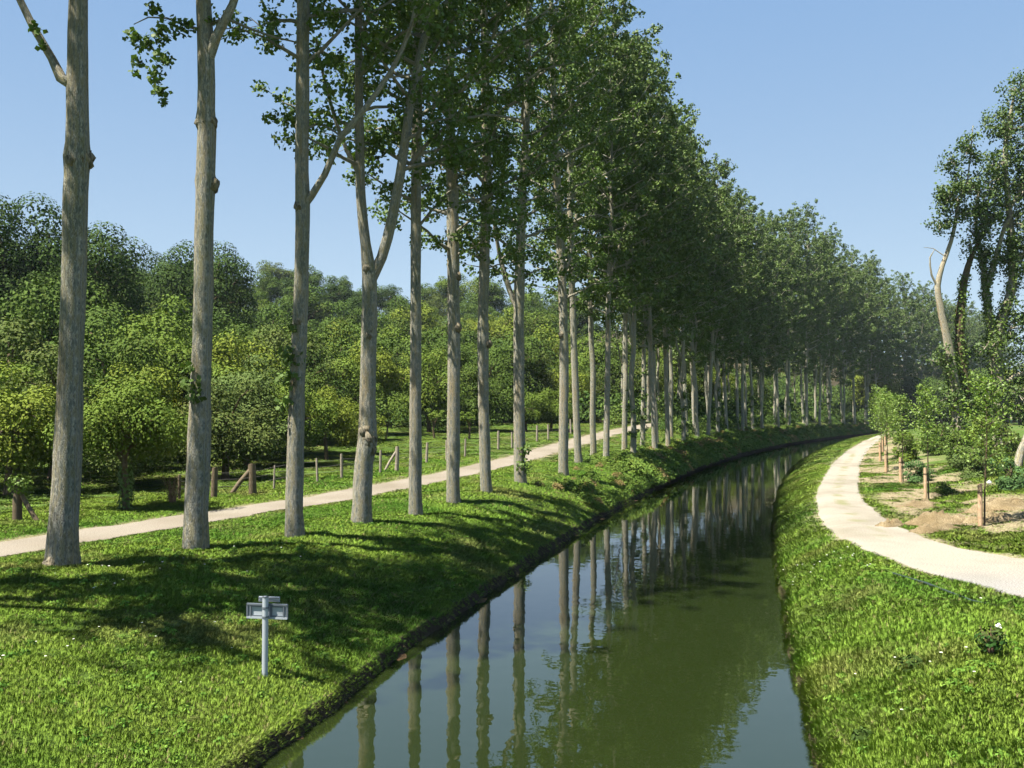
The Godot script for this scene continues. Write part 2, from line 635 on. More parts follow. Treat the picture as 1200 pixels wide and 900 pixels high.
func poplar_meshes(r: RandomNumberGenerator, stems: Array, tall: float, low: float, reach: float, limbs: int, leaf: float, per: int, extra: Array) -> Array:
	# stems: lists of [sideways, up, radius]; the first is the trunk, which goes on to the top. Returns the meshes [trunk, [branches], crown]
	var crown := MB.new()
	var wood := []
	var axes := []
	for k in stems.size():
		var pts := []
		var rad := []
		var deep := 0.0
		for i in stems[k].size():
			var q: Array = stems[k][i]
			if k > 0 and i > 0:
				deep += r.randf_range(-0.25, 0.25) * absf(q[1] - stems[k][i - 1][1])
			pts.append(Vector3(q[0], q[1], deep))
			rad.append(q[2] * 0.89)
		if k == 0:
			pts[0].y = -0.25
			var last: Vector3 = pts[-1]
			var lr: float = rad[-1]
			var n := 6
			for i in range(1, n + 1):
				var t := float(i) / n
				pts.append(Vector3(last.x + r.randf_range(-0.25, 0.25), lerpf(last.y, tall, t), r.randf_range(-0.25, 0.25)))
				rad.append(lerpf(lr, 0.03, pow(t, 0.8)))
		var line := bend(pts, rad, 12)
		axes.append(line)
		var b := MB.new()
		b.tube(line[0], line[1], 20 if k == 0 else 10, Color.WHITE, nz2, 0.16 if k == 0 else 0.1)
		wood.append(b)
	var out := 0
	var total := limbs
	for i in total:
		# choose the stem that reaches this height
		var t := (i + r.randf()) / total
		var h := lerpf(low, tall - 0.6, pow(t, 0.9))
		var pick := 0
		if stems.size() > 1 and i % 3 == 0:
			pick = 1
		var ax: Array = axes[pick][0]
		var at: Vector3 = ax[0]
		var rr := 0.05
		var found := false
		for j in ax.size() - 1:
			if ax[j].y <= h and ax[j + 1].y > h:
				at = ax[j].lerp(ax[j + 1], (h - ax[j].y) / (ax[j + 1].y - ax[j].y))
				rr = axes[pick][1][j]
				found = true
				break
		if not found and pick > 0:
			ax = axes[0][0]
			for j in ax.size() - 1:
				if ax[j].y <= h and ax[j + 1].y > h:
					at = ax[j].lerp(ax[j + 1], (h - ax[j].y) / (ax[j + 1].y - ax[j].y))
					rr = axes[0][1][j]
					found = true
					break
		if not found:
			continue
		var f := (h - low) / (tall - low)
		var prof := lerpf(0.62, 1.0, smoothstep(0.0, 0.3, f)) * lerpf(1.0, 0.30, smoothstep(0.35, 1.0, f))
		var l := reach * prof * r.randf_range(0.75, 1.2)
		var az := i * 2.39996 + r.randf_range(-0.5, 0.5)
		var flat := Vector3(cos(az), 0, sin(az))
		var steep := lerpf(0.45, 1.3, f) * r.randf_range(0.7, 1.3)
		var pts := [at]
		var rad := [minf(rr * 0.5, 0.035 + l * 0.016)]
		for j in range(1, 6):
			var u := j / 5.0
			pts.append(at + flat * l * u + Vector3(0, steep * l * (u * 0.75 + 0.15 * u * u) - 0.12 * l * u * u, 0) + ball(r) * 0.09 * l * u)
			rad.append(rad[0] * (1.0 - 0.85 * u))
		wood[0].tube(pts, rad, 5, Color.WHITE)
		var n := int(ceil(l * 2.2))
		for j in n:
			var u := lerpf(0.28, 1.02, (j + r.randf()) / n)
			var q := clampi(int(u * 5.0), 0, 4)
			var p: Vector3 = pts[q].lerp(pts[q + 1], clampf(u * 5.0 - q, 0.0, 1.0))
			var off := ball(r) * r.randf_range(0.15, 0.85)
			off.y = off.y * 0.8 - 0.1
			if per > 25:
				wood[0].tube([p, p + off * 0.5 + ball(r) * 0.06, p + off], [0.014, 0.010, 0.005], 3, Color.WHITE, null, 0.0, false)
			clump(crown, r, p + off, r.randf_range(0.30, 0.58), per, leaf, flat)
	for e in extra:
		# [sideways, up, deep, size, leaves]: sprays of leaves that the photograph shows by themselves
		clump(crown, r, Vector3(e[0], e[1], e[2]), e[3], e[4], leaf, Vector3(0, 0, 1))
	var branches := []
	for k in range(1, wood.size()):
		branches.append(wood[k].build(M.bark))
	return [wood[0].build(M.bark), branches, crown.build(M.poplar)]

const NEAR := [
	[-10.50, 21.00, [[[0.00, 0.00, 0.480], [0.02, 0.44, 0.400], [0.08, 2.04, 0.350], [0.16, 5.24, 0.310], [0.22, 9.24, 0.310], [0.22, 9.58, 0.340], [0.22, 9.94, 0.290], [0.20, 11.44, 0.270], [0.20, 13.24, 0.230]], [[0.06, 11.34, 0.160], [-0.18, 11.48, 0.140], [-0.46, 12.00, 0.110], [-0.90, 12.74, 0.100], [-1.24, 13.40, 0.090], [-1.70, 14.44, 0.080], [-2.10, 15.64, 0.050]]]],
	[-8.47, 24.05, [[[0.00, 0.00, 0.412], [0.02, 0.46, 0.366], [0.05, 1.83, 0.344], [0.14, 5.50, 0.291], [0.18, 9.62, 0.275], [0.18, 9.85, 0.309], [0.18, 10.08, 0.275], [0.21, 11.22, 0.266], [0.18, 11.50, 0.298], [0.18, 11.80, 0.259], [0.16, 13.28, 0.241], [0.09, 14.66, 0.229], [0.00, 16.03, 0.195]], [[0.23, 13.24, 0.183], [0.46, 13.74, 0.149], [0.87, 14.66, 0.126], [1.26, 15.80, 0.103], [1.60, 17.41, 0.069]], [[0.23, 14.16, 0.060], [0.73, 14.29, 0.050], [1.37, 14.02, 0.041], [2.02, 13.79, 0.032], [2.63, 13.65, 0.023]], [[0.05, 13.97, 0.057], [-0.41, 14.11, 0.041], [-0.92, 14.32, 0.030], [-1.42, 14.34, 0.021], [-1.83, 14.16, 0.014]]]],
	[-6.40, 26.45, [[[0.00, 0.00, 0.353], [0.00, 0.71, 0.290], [0.03, 3.22, 0.265], [0.18, 8.26, 0.234], [0.18, 9.98, 0.239], [0.15, 10.78, 0.217], [0.15, 15.82, 0.214], [0.10, 17.83, 0.176]], [[0.20, 9.77, 0.151], [0.45, 10.03, 0.126], [0.86, 10.66, 0.113], [1.36, 11.71, 0.106], [2.04, 12.47, 0.096], [2.80, 13.73, 0.081], [3.38, 15.06, 0.065], [3.68, 16.58, 0.045]], [[0.20, 12.04, 0.050], [0.65, 12.22, 0.038], [1.11, 11.99, 0.038], [1.41, 11.74, 0.030]], [[0.23, 14.06, 0.076], [0.65, 14.36, 0.065], [1.16, 14.86, 0.055], [1.99, 15.69, 0.040]]]],
	[-5.01, 29.70, [[[0.00, 0.00, 0.438], [0.06, 0.62, 0.354], [0.11, 2.04, 0.325], [0.23, 2.69, 0.362], [0.23, 3.45, 0.311], [0.25, 6.00, 0.283], [0.28, 8.26, 0.283], [0.14, 9.25, 0.192], [-0.03, 10.81, 0.178], [-0.11, 13.92, 0.158], [-0.14, 17.31, 0.141], [-0.08, 19.57, 0.113]], [[0.34, 8.12, 0.212], [0.65, 8.83, 0.198], [1.05, 10.24, 0.192], [1.39, 12.22, 0.178], [1.67, 14.48, 0.158], [2.01, 16.18, 0.141], [2.32, 17.59, 0.119], [2.74, 19.86, 0.085]], [[-0.06, 11.51, 0.099], [-0.42, 12.22, 0.085], [-0.88, 13.35, 0.074], [-1.27, 14.77, 0.057], [-1.56, 16.18, 0.040]], [[1.61, 11.94, 0.085], [2.18, 12.64, 0.074], [3.03, 13.35, 0.057], [4.16, 13.55, 0.045], [5.57, 13.35, 0.028]]]],
	[-3.47, 32.25, [[[0.00, 0.00, 0.323], [0.00, 0.55, 0.261], [0.00, 6.24, 0.221], [0.00, 12.38, 0.203], [0.06, 18.52, 0.184], [0.00, 20.98, 0.154]], [[0.06, 10.38, 0.061], [0.55, 11.00, 0.052], [1.17, 11.70, 0.040], [1.94, 12.07, 0.028]]]],
	[-2.40, 36.55, [[[0.00, 0.00, 0.366], [0.00, 0.56, 0.299], [0.03, 6.47, 0.285], [0.00, 9.96, 0.278], [-0.07, 13.44, 0.265], [-0.14, 15.18, 0.226], [-0.21, 20.40, 0.181], [-0.38, 22.49, 0.139]], [[0.00, 13.26, 0.139], [-0.31, 13.96, 0.118], [-0.66, 15.18, 0.091], [-1.08, 16.57, 0.070]]]],
	[-1.13, 39.55, [[[0.00, 0.00, 0.320], [-0.04, 0.68, 0.271], [-0.15, 6.70, 0.271], [0.00, 14.24, 0.237], [-0.08, 19.51, 0.203], [-0.15, 23.28, 0.169]], [[-0.08, 9.72, 0.083], [-0.38, 10.47, 0.068], [-0.94, 11.60, 0.053], [-1.58, 11.90, 0.038]]]],
	[0.42, 44.60, [[[0.00, 0.00, 0.382], [-0.04, 0.72, 0.319], [-0.08, 7.09, 0.297], [-0.04, 10.07, 0.297], [0.08, 13.89, 0.229], [0.34, 18.99, 0.187], [0.42, 24.08, 0.153]], [[-0.17, 8.71, 0.170], [-0.55, 9.64, 0.153], [-0.93, 10.92, 0.136], [-1.19, 12.19, 0.102], [-1.49, 13.89, 0.068]]]],
	[2.92, 51.15, [[[0.00, 0.00, 0.390], [0.00, 0.58, 0.312], [0.05, 7.65, 0.283], [-0.15, 13.49, 0.263], [-0.39, 18.37, 0.224], [-0.58, 24.21, 0.175]], [[-0.05, 11.06, 0.146], [0.39, 12.52, 0.122], [0.78, 14.96, 0.088]]]],
	[4.52, 60.85, [[[0.00, 0.00, 0.377], [-0.06, 0.75, 0.278], [-0.35, 9.45, 0.249], [-0.52, 15.24, 0.232], [-0.58, 22.78, 0.191]]]],
]

func plant_poplars() -> void:
	var r := RandomNumberGenerator.new()
	var labels := [
		"leftmost thick grey poplar trunk with a limb forking to its upper left",
		"second poplar from the left, its trunk ringed by swellings and forked at the top",
		"third poplar from the left, with one rising limb on its right side",
		"fourth poplar from the left, splitting into two leaning stems above a knotty burr",
		"fifth poplar from the left, slim straight trunk beside the two-stemmed poplar",
		"sixth poplar from the left in the canal row, straight with a reddish-grey trunk",
		"seventh poplar from the left, slim trunk pale at its foot",
		"eighth poplar from the left, forked at mid height, weeds around its foot",
		"ninth poplar from the left, pale trunk low on the bank near the water",
		"tenth poplar from the left, thin pale trunk next to the ninth by the path",
	]
	var low := [17.0, 15.6, 13.2, 11.3, 10.4, 9.4, 9.4, 9.6, 10.0, 10.5]
	var extras := [
		[[-0.75, 12.6, 0.1, 0.22, 16], [-0.55, 12.2, 0.1, 0.15, 10]],
		[[-0.35, 14.0, 0.1, 0.3, 45], [-0.75, 14.0, 0.2, 0.36, 70], [-1.1, 13.7, 0.1, 0.34, 70], [-1.5, 13.6, 0.0, 0.36, 60], [-1.85, 13.8, 0.1, 0.25, 40], [-0.95, 13.1, 0.2, 0.34, 70], [-1.2, 12.75, 0.1, 0.3, 55], [-1.65, 13.1, 0.0, 0.22, 30], [-1.0, 12.3, 0.1, 0.26, 40], [-1.75, 12.8, 0.0, 0.16, 16], [-0.95, 11.95, 0.1, 0.18, 22], [-1.3, 14.55, 0.0, 0.25, 40],
			[0.0, 4.3, 0.35, 0.34, 60], [0.1, 4.0, 0.38, 0.24, 30], [-0.15, 4.8, 0.33, 0.2, 20], [0.25, 14.2, 0.1, 0.2, 24]],
		[[-0.1, 5.3, 0.2, 0.42, 90], [-0.2, 4.6, 0.2, 0.4, 80], [-0.25, 3.9, 0.2, 0.3, 45], [-0.05, 6.1, 0.2, 0.2, 22], [-0.9, 15.0, 0.1, 0.4, 60], [-0.6, 14.6, 0.2, 0.3, 45], [0.75, 15.1, 0.2, 0.5, 80], [0.9, 14.0, 0.1, 0.45, 60], [1.0, 13.2, 0.1, 0.35, 40], [-0.6, 13.0, 0.0, 0.15, 12], [1.15, 11.3, 0.1, 0.2, 26], [0.7, 12.2, 0.1, 0.25, 26]],
		[[-1.2, 12.5, 0.2, 0.4, 50], [-1.4, 13.4, 0.0, 0.5, 60], [-1.4, 14.6, 0.1, 0.5, 60], [-0.7, 13.6, 0.2, 0.4, 40], [0.9, 11.2, -0.3, 0.4, 40], [1.0, 12.5, -0.2, 0.5, 50]],
		[], [], [], [[0.2, 1.6, 0.3, 0.4, 60], [0.2, 0.9, 0.4, 0.5, 80]], [], [],
	]
	# burrs and stubs on the trunks: [sideways, up, forward, size]
	var knots := [[[0.46, 9.56, 0.08, 0.13], [0.25, 9.45, 0.28, 0.10], [-0.1, 0.0, 0.42, 0.13]], [[0.06, 11.42, 0.16, 0.10], [0.40, 11.45, 0.12, 0.10], [0.2, 11.42, 0.25, 0.07], [0.44, 9.75, 0.08, 0.12]], [[0.12, 6.3, 0.2, 0.1], [0.1, 9.7, 0.2, 0.09]], [[0.32, 2.75, 0.2, 0.17], [0.22, 3.05, 0.28, 0.13], [0.4, 2.45, 0.15, 0.12], [0.25, 8.4, 0.22, 0.1], [0.3, 6.2, 0.2, 0.12]], [], [[0.2, 7.1, 0.2, 0.12], [0.22, 9.2, 0.2, 0.1]], [[0.15, 6.5, 0.2, 0.09]], [], [[-0.1, 8.0, 0.2, 0.12]], []]
	var near := []
	for i in NEAR.size():
		var q: Array = NEAR[i]
		r.seed = 100 + i * 7
		var made := poplar_meshes(r, q[2], r.randf_range(32.0, 35.0), low[i], r.randf_range(4.0, 4.8), 60, 0.16, 32 if i < 3 else 46, extras[i])
		near.append(made)
		var t := thing("poplar_tree", labels[i], "tree", place(q[0], q[1]), 0.0, "poplars in the row along the canal")
		part("trunk", made[0], t)
		for m in made[1]:
			part("branch", m, t)
		part("crown", made[2], t)
		for k in knots[i]:
			part("burr", burr(k, i), t)
	# six further shapes for the rest of the row
	var shapes := []
	for i in 6:
		r.seed = 500 + i * 13
		var lean := r.randf_range(-0.5, 0.5)
		var fork := []
		var stem := [[0, 0, 0.38], [0.02, 0.4, 0.28], [lean * 0.25, 3.0, 0.25], [lean * 0.1 + r.randf_range(-0.25, 0.25), 6.0, 0.235], [lean * 0.6, 9.0, 0.22], [lean, 14.0, 0.19]]
		fork.append(stem)
		if i % 2 == 0:
			fork.append([[lean * 0.5, 9.0, 0.16], [lean * 0.5 + 0.5, 10.2, 0.14], [lean + 1.0, 13.0, 0.12], [lean + 1.5, 18.0, 0.08]])
		var sprouts := []
		if i % 3 == 1:
			for k in 14:
				sprouts.append([lean * 0.1 + r.randf_range(-0.3, 0.3), r.randf_range(0.6, 7.0), r.randf_range(-0.3, 0.3), r.randf_range(0.25, 0.45), 24])
		var made := poplar_meshes(r, fork, 35.0, 8.2 + i * 0.8, 5.4, 76, 0.25, 27, sprouts)
		made[2].surface_set_material(0, M.poplar_far)
		shapes.append(made)
	var spots := []
	for p in [[-12.6, 17.6, 1.0], [-14.6, 14.4, 1.0]]:
		spots.append([p[0], p[1], p[2], "poplar standing next to the leftmost trunk, on its left" if p[1] > 16.0 else "second poplar to the left of the leftmost trunk, nearest the bridge"])
	r.seed = 77
	var s := 64.0
	var k := 0
	while s < 420.0:
		var d := -8.6 + (0.9 if k % 2 == 0 else -1.0) + r.randf_range(-0.4, 0.4) - smoothstep(60.0, 130.0, s) * 1.2
		var p := xz(s, d)
		var lb := "slender poplar in the dense far part of the canal row"
		if k < 6:
			lb = "%s poplar beyond the tenth one in the canal row, slim grey trunk" % ["first", "second", "third", "fourth", "fifth", "sixth"][k]
		spots.append([p.x, p.y, r.randf_range(0.92, 1.06) * lerpf(1.0, 1.14, smoothstep(130.0, 200.0, s)), lb])
		s += r.randf_range(3.3, 4.6) if s < 150.0 else (r.randf_range(4.5, 6.0) if s < 250.0 else r.randf_range(6.0, 8.0))
		k += 1
	# the second row on the far side of the towpath, from where it meets the wood
	s = 118.0
	while s < 250.0:
		var p := xz(s, left_path(s) - 3.5 + r.randf_range(-0.8, 0.8))
		spots.append([p.x, p.y, r.randf_range(0.85, 1.0), "slender poplar at the far edge of the towpath near the wood"])
		s += r.randf_range(6.5, 9.0)
	for i in spots.size():
		var q: Array = spots[i]
		var t := thing("poplar_tree", q[3], "tree", place(q[0], q[1]), r.randf() * TAU, "poplars in the row along the canal")
		t.rotation = Vector3(r.randf_range(-0.035, 0.035), t.rotation.y, r.randf_range(-0.035, 0.035))
		t.scale = Vector3(q[2], q[2] * r.randf_range(0.93, 1.05), q[2])
		var made: Array = shapes[i % 6] if i > 1 else near[2 + i]
		part("trunk", made[0], t)
		for m in made[1]:
			part("branch", m, t)
		part("crown", made[2], t)

func burr(q: Array, sd_: int) -> ArrayMesh:
	var b := MB.new()
	var rows := 9
	var cols := 14
	for i in rows + 1:
		var a := PI * i / rows
		for k in cols + 1:
			var e := TAU * (k % cols) / cols
			var d := Vector3(sin(a) * cos(e), cos(a), sin(a) * sin(e))
			var rr: float = q[3] * 1.5 * (1.0 + 0.55 * nz2.get_noise_3d(d.x * 55.0 + q[1] * 90.0, d.y * 55.0, d.z * 55.0 + sd_ * 40.0))
			b.vert(Vector3(q[0] * 0.86, q[1], q[2] - 0.1) + d * rr * Vector3(1.0, 1.3, 1.0), d, Color(0.56, 0.51, 0.44), Vector2(k * 0.5 / cols, i * 0.2 / rows))
	for i in rows:
		for k in cols:
			var s := i * (cols + 1) + k
			b.tri(s, s + cols + 1, s + 1)
			b.tri(s + 1, s + cols + 1, s + cols + 2)
	return b.build(M.bark)

func broadleaf(sd_: int, tall: float, wide_: float, low: float, lobes: int, leaves: int, leaf: float, droop := 0.0) -> Array:
	# a round crown of many lobes over a short trunk: [trunk, crown]
	var r := RandomNumberGenerator.new()
	r.seed = sd_
	var c := MB.new()
	var w := MB.new()
	var lean := Vector3(r.randf_range(-0.3, 0.3), tall * 0.55, r.randf_range(-0.3, 0.3))
	var tr := tall * 0.026
	w.tube([Vector3(0, -0.2, 0), Vector3(0, 0.25, 0), lean * 0.5, lean], [tr * 1.5, tr * 1.1, tr * 0.9, tr * 0.5], 9, Color.WHITE, nz2, 0.2)
	var mid := (tall + low) * 0.5
	var hh := (tall - low) * 0.5
	for i in lobes:
		var dir := ball(r)
		if dir.y < -0.3:
			dir.y *= 0.5
		var f := pow(r.randf(), 0.4)
		var p := Vector3(dir.x * wide_ * 0.72 * f, mid + dir.y * hh * 0.74 * f, dir.z * wide_ * 0.72 * f)
		var size := wide_ * r.randf_range(0.20, 0.38)
		if i % 5 == 0:
			p += (p - Vector3(0, mid, 0)) * r.randf_range(0.0, 0.35)
		var shade := 1.0 + r.randf_range(-0.16, 0.16)
		var hue := r.randf_range(-0.08, 0.12)
		if i % 2 == 0:
			w.tube([lean * r.randf_range(0.45, 0.9), lean.lerp(p, 0.6) + Vector3(0, 0.1, 0), p], [tr * 0.45, tr * 0.28, tr * 0.1], 5, Color.WHITE)
		var n := int(leaves * size * size / (wide_ * wide_ * 0.11) / lobes)
		for j in n:
			var o := ball(r)
			if o.y < -0.2 and r.randf() < 0.55:
				o.y = -o.y
			var rad := size * lerpf(0.62, 1.06, sqrt(r.randf()))
			var nn := (o * 1.3 + ball(r) * 0.7 + Vector3(0, 0.3, 0)).normalized()
			var q := p + o * rad * Vector3(1.0, 0.85, 1.0)
			q.y -= droop * r.randf() * size
			if q.y < 0.05:
				q.y = r.randf_range(0.05, 0.4)
			var l := leaf * r.randf_range(0.65, 1.3)
			var t := tone(r, 0.2)
			c.leaf(q, nn, r.randf() * TAU, l, l * 0.7, Color(t.r * shade * (1.0 + hue), t.g * shade, t.b * shade))
	return [w.build(M.dark_bark), c.build(M.mid_green)]

func stand(called: String, label: String, group: String, made: Array, x: float, z: float, mat: Material, sx: float, sy: float, turn: float, category := "tree") -> Node3D:
	var t := thing(called, label, category, place(x, z, -0.05), turn, group)
	t.scale = Vector3(sx, sy, sx)
	part("trunk", made[0], t)
	part("crown", made[1], t, mat)
	return t

func plant_wood() -> void:
	var r := RandomNumberGenerator.new()
	r.seed = 4242
	var shapes := []
	for i in 6:
		shapes.append(broadleaf(900 + i * 17, 13.0 + (i % 3) * 1.2, 5.6 + (i % 2) * 0.7, -2.0, 44 + i * 3, 17000, 0.31))
	var kinds := [["dark_green", "dark green"], ["mid_green", "mid-green"], ["dark_green", "dark green"], ["mid_green", "mid-green"], ["fresh_green", "fresh green"], ["mid_green", "mid-green"], ["olive_green", "olive green"], ["yellow_green", "yellow-green"]]
	var rows := [104.0, 111.0, 119.0, 128.0, 138.0, 150.0, 164.0, 182.0, 204.0, 232.0, 262.0]
	var n := 0
	for ri in rows.size():
		var gap: float = 4.6 + ri * 0.5
		var t := -110.0 + r.randf() * 5.0
		while t < 260.0:
			var q: float = rows[ri] + r.randf_range(-3.0, 3.0)
			var tt := t + r.randf_range(-1.5, 1.5)
			t += gap
			var x := -0.45 * q + 0.89 * tt
			var z := 0.89 * q + 0.45 * tt
			if z < 55.0:
				continue
			var sx := 600.0 + 1050.0 * x / z
			if sx < -70.0 or sx > 1270.0:
				continue
			var c := sd(x, z)
			if c.y > -27.0 and c.y < 24.0 and c.x < 250.0:
				continue
			if sx > 690.0 and sx < 1000.0 and ri > 6:
				continue
			if sx > 1000.0 and ri < 2:
				continue
			if n >= 295:
				continue
			var k: Array = kinds[mini(int(absf(nz2.get_noise_2d(x * 3.0, z * 3.0)) * 9.0 + r.randf() * 4.5), 7)]
			var big := r.randf_range(0.68, 1.25) * lerpf(0.82, 1.0, smoothstep(104.0, 130.0, q))
			stand("broadleaf_tree", "%s broadleaf tree among the wood covering the hillside" % k[1], "trees of the hillside wood, " + k[1], shapes[r.randi() % 6], x, z, M[k[0]], big * r.randf_range(0.9, 1.12), big, r.randf() * TAU)
			n += 1
	print("wood ", n)
	# tall trees on the near shoulder of the hill, above the leftmost trunks
	var tall := []
	for i in 2:
		tall.append(broadleaf(1100 + i * 5, 26.0, 10.0, 0.0, 80, 60000, 0.36))
	for q in [[-49.5, 88.0, 1.8, "dark_green", "largest dark green tree, behind the leftmost poplar trunk against the sky"], [-41.0, 86.0, 1.6, "dark_green", "big dark round tree on the skyline just right of the leftmost poplar trunk"], [-60.0, 96.0, 1.75, "dark_green", "tall dark tree on the skyline at the left edge"], [-40.0, 118.0, 1.85, "dark_green", "dark tree rising above the skyline behind the second poplar"], [-52.0, 80.0, 1.35, "olive_green", "olive green tree under the big dark trees at the far left"]]:
		stand("broadleaf_tree", q[4], "tall trees on the near shoulder of the hill", tall[int(q[2] * 10.0) % 2], q[0], q[1], M[q[3]], q[2] * 0.46, q[2] * 0.52, q[0])

func plant_orchard() -> void:
	var shapes := []
	for i in 5:
		shapes.append(broadleaf(1300 + i * 23, 5.2, 2.5, [0.5, -0.6, -0.9, -1.2, -0.8][i], 34, 17000, 0.125, 0.35))
	var small := broadleaf(1501, 3.6, 1.1, 1.5, 12, 1500, 0.14)
	# x, depth, width, height (factors), shape, colour, label
	var list := [
		[-14.0, 32.6, 0.95, 0.98, 0, "fresh_green", "bushy apple tree with a short ivy-wrapped trunk near the towpath"],
		[-21.3, 38.0, 1.05, 1.2, 1, "yellow_green", "yellowish apple tree at the left edge of the meadow"],
		[-19.0, 44.0, 1.2, 1.25, 2, "fresh_green", "green fruit tree behind the ivy-wrapped apple tree, on its left"],
		[-23.5, 46.0, 1.3, 1.5, 3, "olive_green", "rust-tinged olive tree behind the yellowish apple tree"],
		[-15.0, 47.0, 1.15, 1.2, 3, "olive_green", "leafy fruit tree just left of the second poplar trunk"],
		[-16.3, 55.0, 1.25, 1.35, 4, "grey_green", "greyish green willow bush right of the second poplar trunk"],
		[-13.6, 56.5, 1.0, 1.3, 1, "fresh_green", "bright green fruit tree left of the third poplar trunk"],
		[-12.6, 61.0, 0.8, 1.05, 0, "yellow_green", "yellow-green fruit tree right of the third poplar trunk"],
		[-25.0, 56.0, 1.6, 1.9, 2, "mid_green", "broad green tree in the back of the orchard, left of the second poplar"],
		[-32.0, 58.0, 1.8, 2.1, 3, "olive_green", "broad olive tree in the back of the orchard at the far left"],
		[-20.5, 66.0, 1.5, 2.0, 4, "yellow_green", "bright yellow-green tree right of the second poplar, below the hill"],
		[-28.0, 70.0, 1.9, 2.5, 1, "fresh_green", "large fresh green tree below the hill, left of the second poplar"],
		[-17.0, 74.0, 1.4, 1.8, 3, "dark_green", "dense dark green bush just right of the third poplar trunk"],
		[-13.5, 86.0, 1.3, 1.9, 0, "yellow_green", "yellow-green tree at the back of the meadow right of the fourth poplar"],
		[-8.5, 92.0, 1.4, 2.0, 2, "fresh_green", "green tree at the back of the meadow between fifth and sixth poplar"],
		[-3.0, 96.0, 1.4, 1.9, 3, "mid_green", "round tree at the back of the meadow right of the sixth poplar"],
		[1.5, 97.0, 1.0, 1.1, 1, "fresh_green", "low green tree at the meadow's end left of the eighth poplar"],
		[4.3, 99.0, 1.0, 1.1, 4, "fresh_green", "low green tree at the meadow's end right of the eighth poplar"],
		[-17.4, 40.5, 0.95, 0.95, 3, "olive_green", "low tangled olive shrub left of the ivy-wrapped apple tree"],
		[-24.5, 41.0, 1.0, 1.0, 1, "mid_green", "dark low fruit tree at the left edge behind the corner post"],
		[-27.5, 50.0, 1.3, 1.4, 4, "fresh_green", "fresh green bush at the far left behind the fruit trees"],
		[-21.0, 51.0, 1.2, 1.4, 3, "yellow_green", "yellowish bush between the leftmost and second poplar trunks"],
		[-18.2, 60.0, 1.3, 1.5, 1, "grey_green", "grey-green bush showing over the fruit tree left of the second poplar"],
		[-15.6, 64.0, 1.2, 1.4, 2, "mid_green", "mid-green bush between second and third poplar, at the back"],
		[-23.5, 62.0, 1.5, 1.8, 0, "fresh_green", "fresh green tree behind the leafy tree left of the second poplar"],
		[-29.5, 63.0, 1.6, 2.0, 1, "mid_green", "green tree behind the yellowish apple tree, below the skyline trees"],
		[-11.2, 66.0, 0.8, 0.9, 3, "yellow_green", "small yellow-green bush at the meadow edge left of the fourth poplar"],
		[-15.0, 79.0, 1.4, 1.7, 4, "fresh_green", "fresh green tree behind the dark bush right of the third poplar"],
		[-19.5, 77.0, 1.6, 2.1, 0, "olive_green", "olive tree at the foot of the hill between second and third poplar"],
		[-33.0, 80.0, 1.9, 2.6, 2, "fresh_green", "large fresh green tree at the hill's foot right of the leftmost poplar"],
		[-26.0, 78.0, 1.7, 2.2, 3, "mid_green", "broad mid-green tree at the hill's foot left of the second poplar"],
		[-36.0, 72.0, 2.0, 2.9, 0, "mid_green", "tall mid-green tree below the dark skyline trees at the far left"],
		[-22.0, 84.0, 1.8, 2.4, 2, "mid_green", "large mid-green tree at the foot of the hill behind the third poplar"],
	]
	for i in list.size():
		var q: Array = list[i]
		var t := stand("fruit_tree", q[6], "trees of the orchard meadow", shapes[q[4]], q[0], q[1], M[q[5]], q[2] * (1.0 if i == 0 else 1.15), q[3], i * 1.7)
		if i == 0:
			var r := RandomNumberGenerator.new()
			r.seed = 31
			var b := MB.new()
			for j in 420:
				var a := r.randf() * TAU
				var h := r.randf_range(0.0, 1.7)
				var nn := Vector3(cos(a), 0.3, sin(a)).normalized()
				b.leaf(Vector3(cos(a) * 0.25 * r.randf_range(0.8, 1.3), h, sin(a) * 0.25 * r.randf_range(0.8, 1.3)), nn, r.randf() * TAU, 0.11, 0.1, tone(r))
			part("ivy", b.build(M.ivy), t)
	for q in [[-11.3, 80.5, "small young tree in the meadow seen right of the fourth poplar"], [-7.2, 83.0, "slender sapling in the meadow seen right of the fifth poplar"], [-4.0, 84.0, "slender sapling in the meadow seen between the sixth and seventh poplar"]]:
		stand("young_fruit_tree", q[2], "saplings in the meadow", small, q[0], q[1], M.fresh_green, 1.0, 0.85, q[0])

func ivy_on(b: MB, r: RandomNumberGenerator, line: Array, from: float, to: float, thick: float, count: int) -> void:
	var pts: Array = line[0]
	for j in count:
		var u := r.randf_range(from, to) * (pts.size() - 1)
		var q := clampi(int(u), 0, pts.size() - 2)
		var p: Vector3 = pts[q].lerp(pts[q + 1], u - q)
		var o := ball(r)
		var rr: float = line[1][q] + thick * r.randf() * (0.6 + 0.5 * nz2.get_noise_3d(p.x * 30.0, p.y * 30.0, p.z * 30.0))
		var nn := (o + ball(r) * 0.6 + Vector3(0, 0.2, 0)).normalized()
		b.leaf(p + Vector3(o.x, o.y * 0.5, o.z) * rr, nn, r.randf() * TAU, 0.17, 0.15, tone(r))

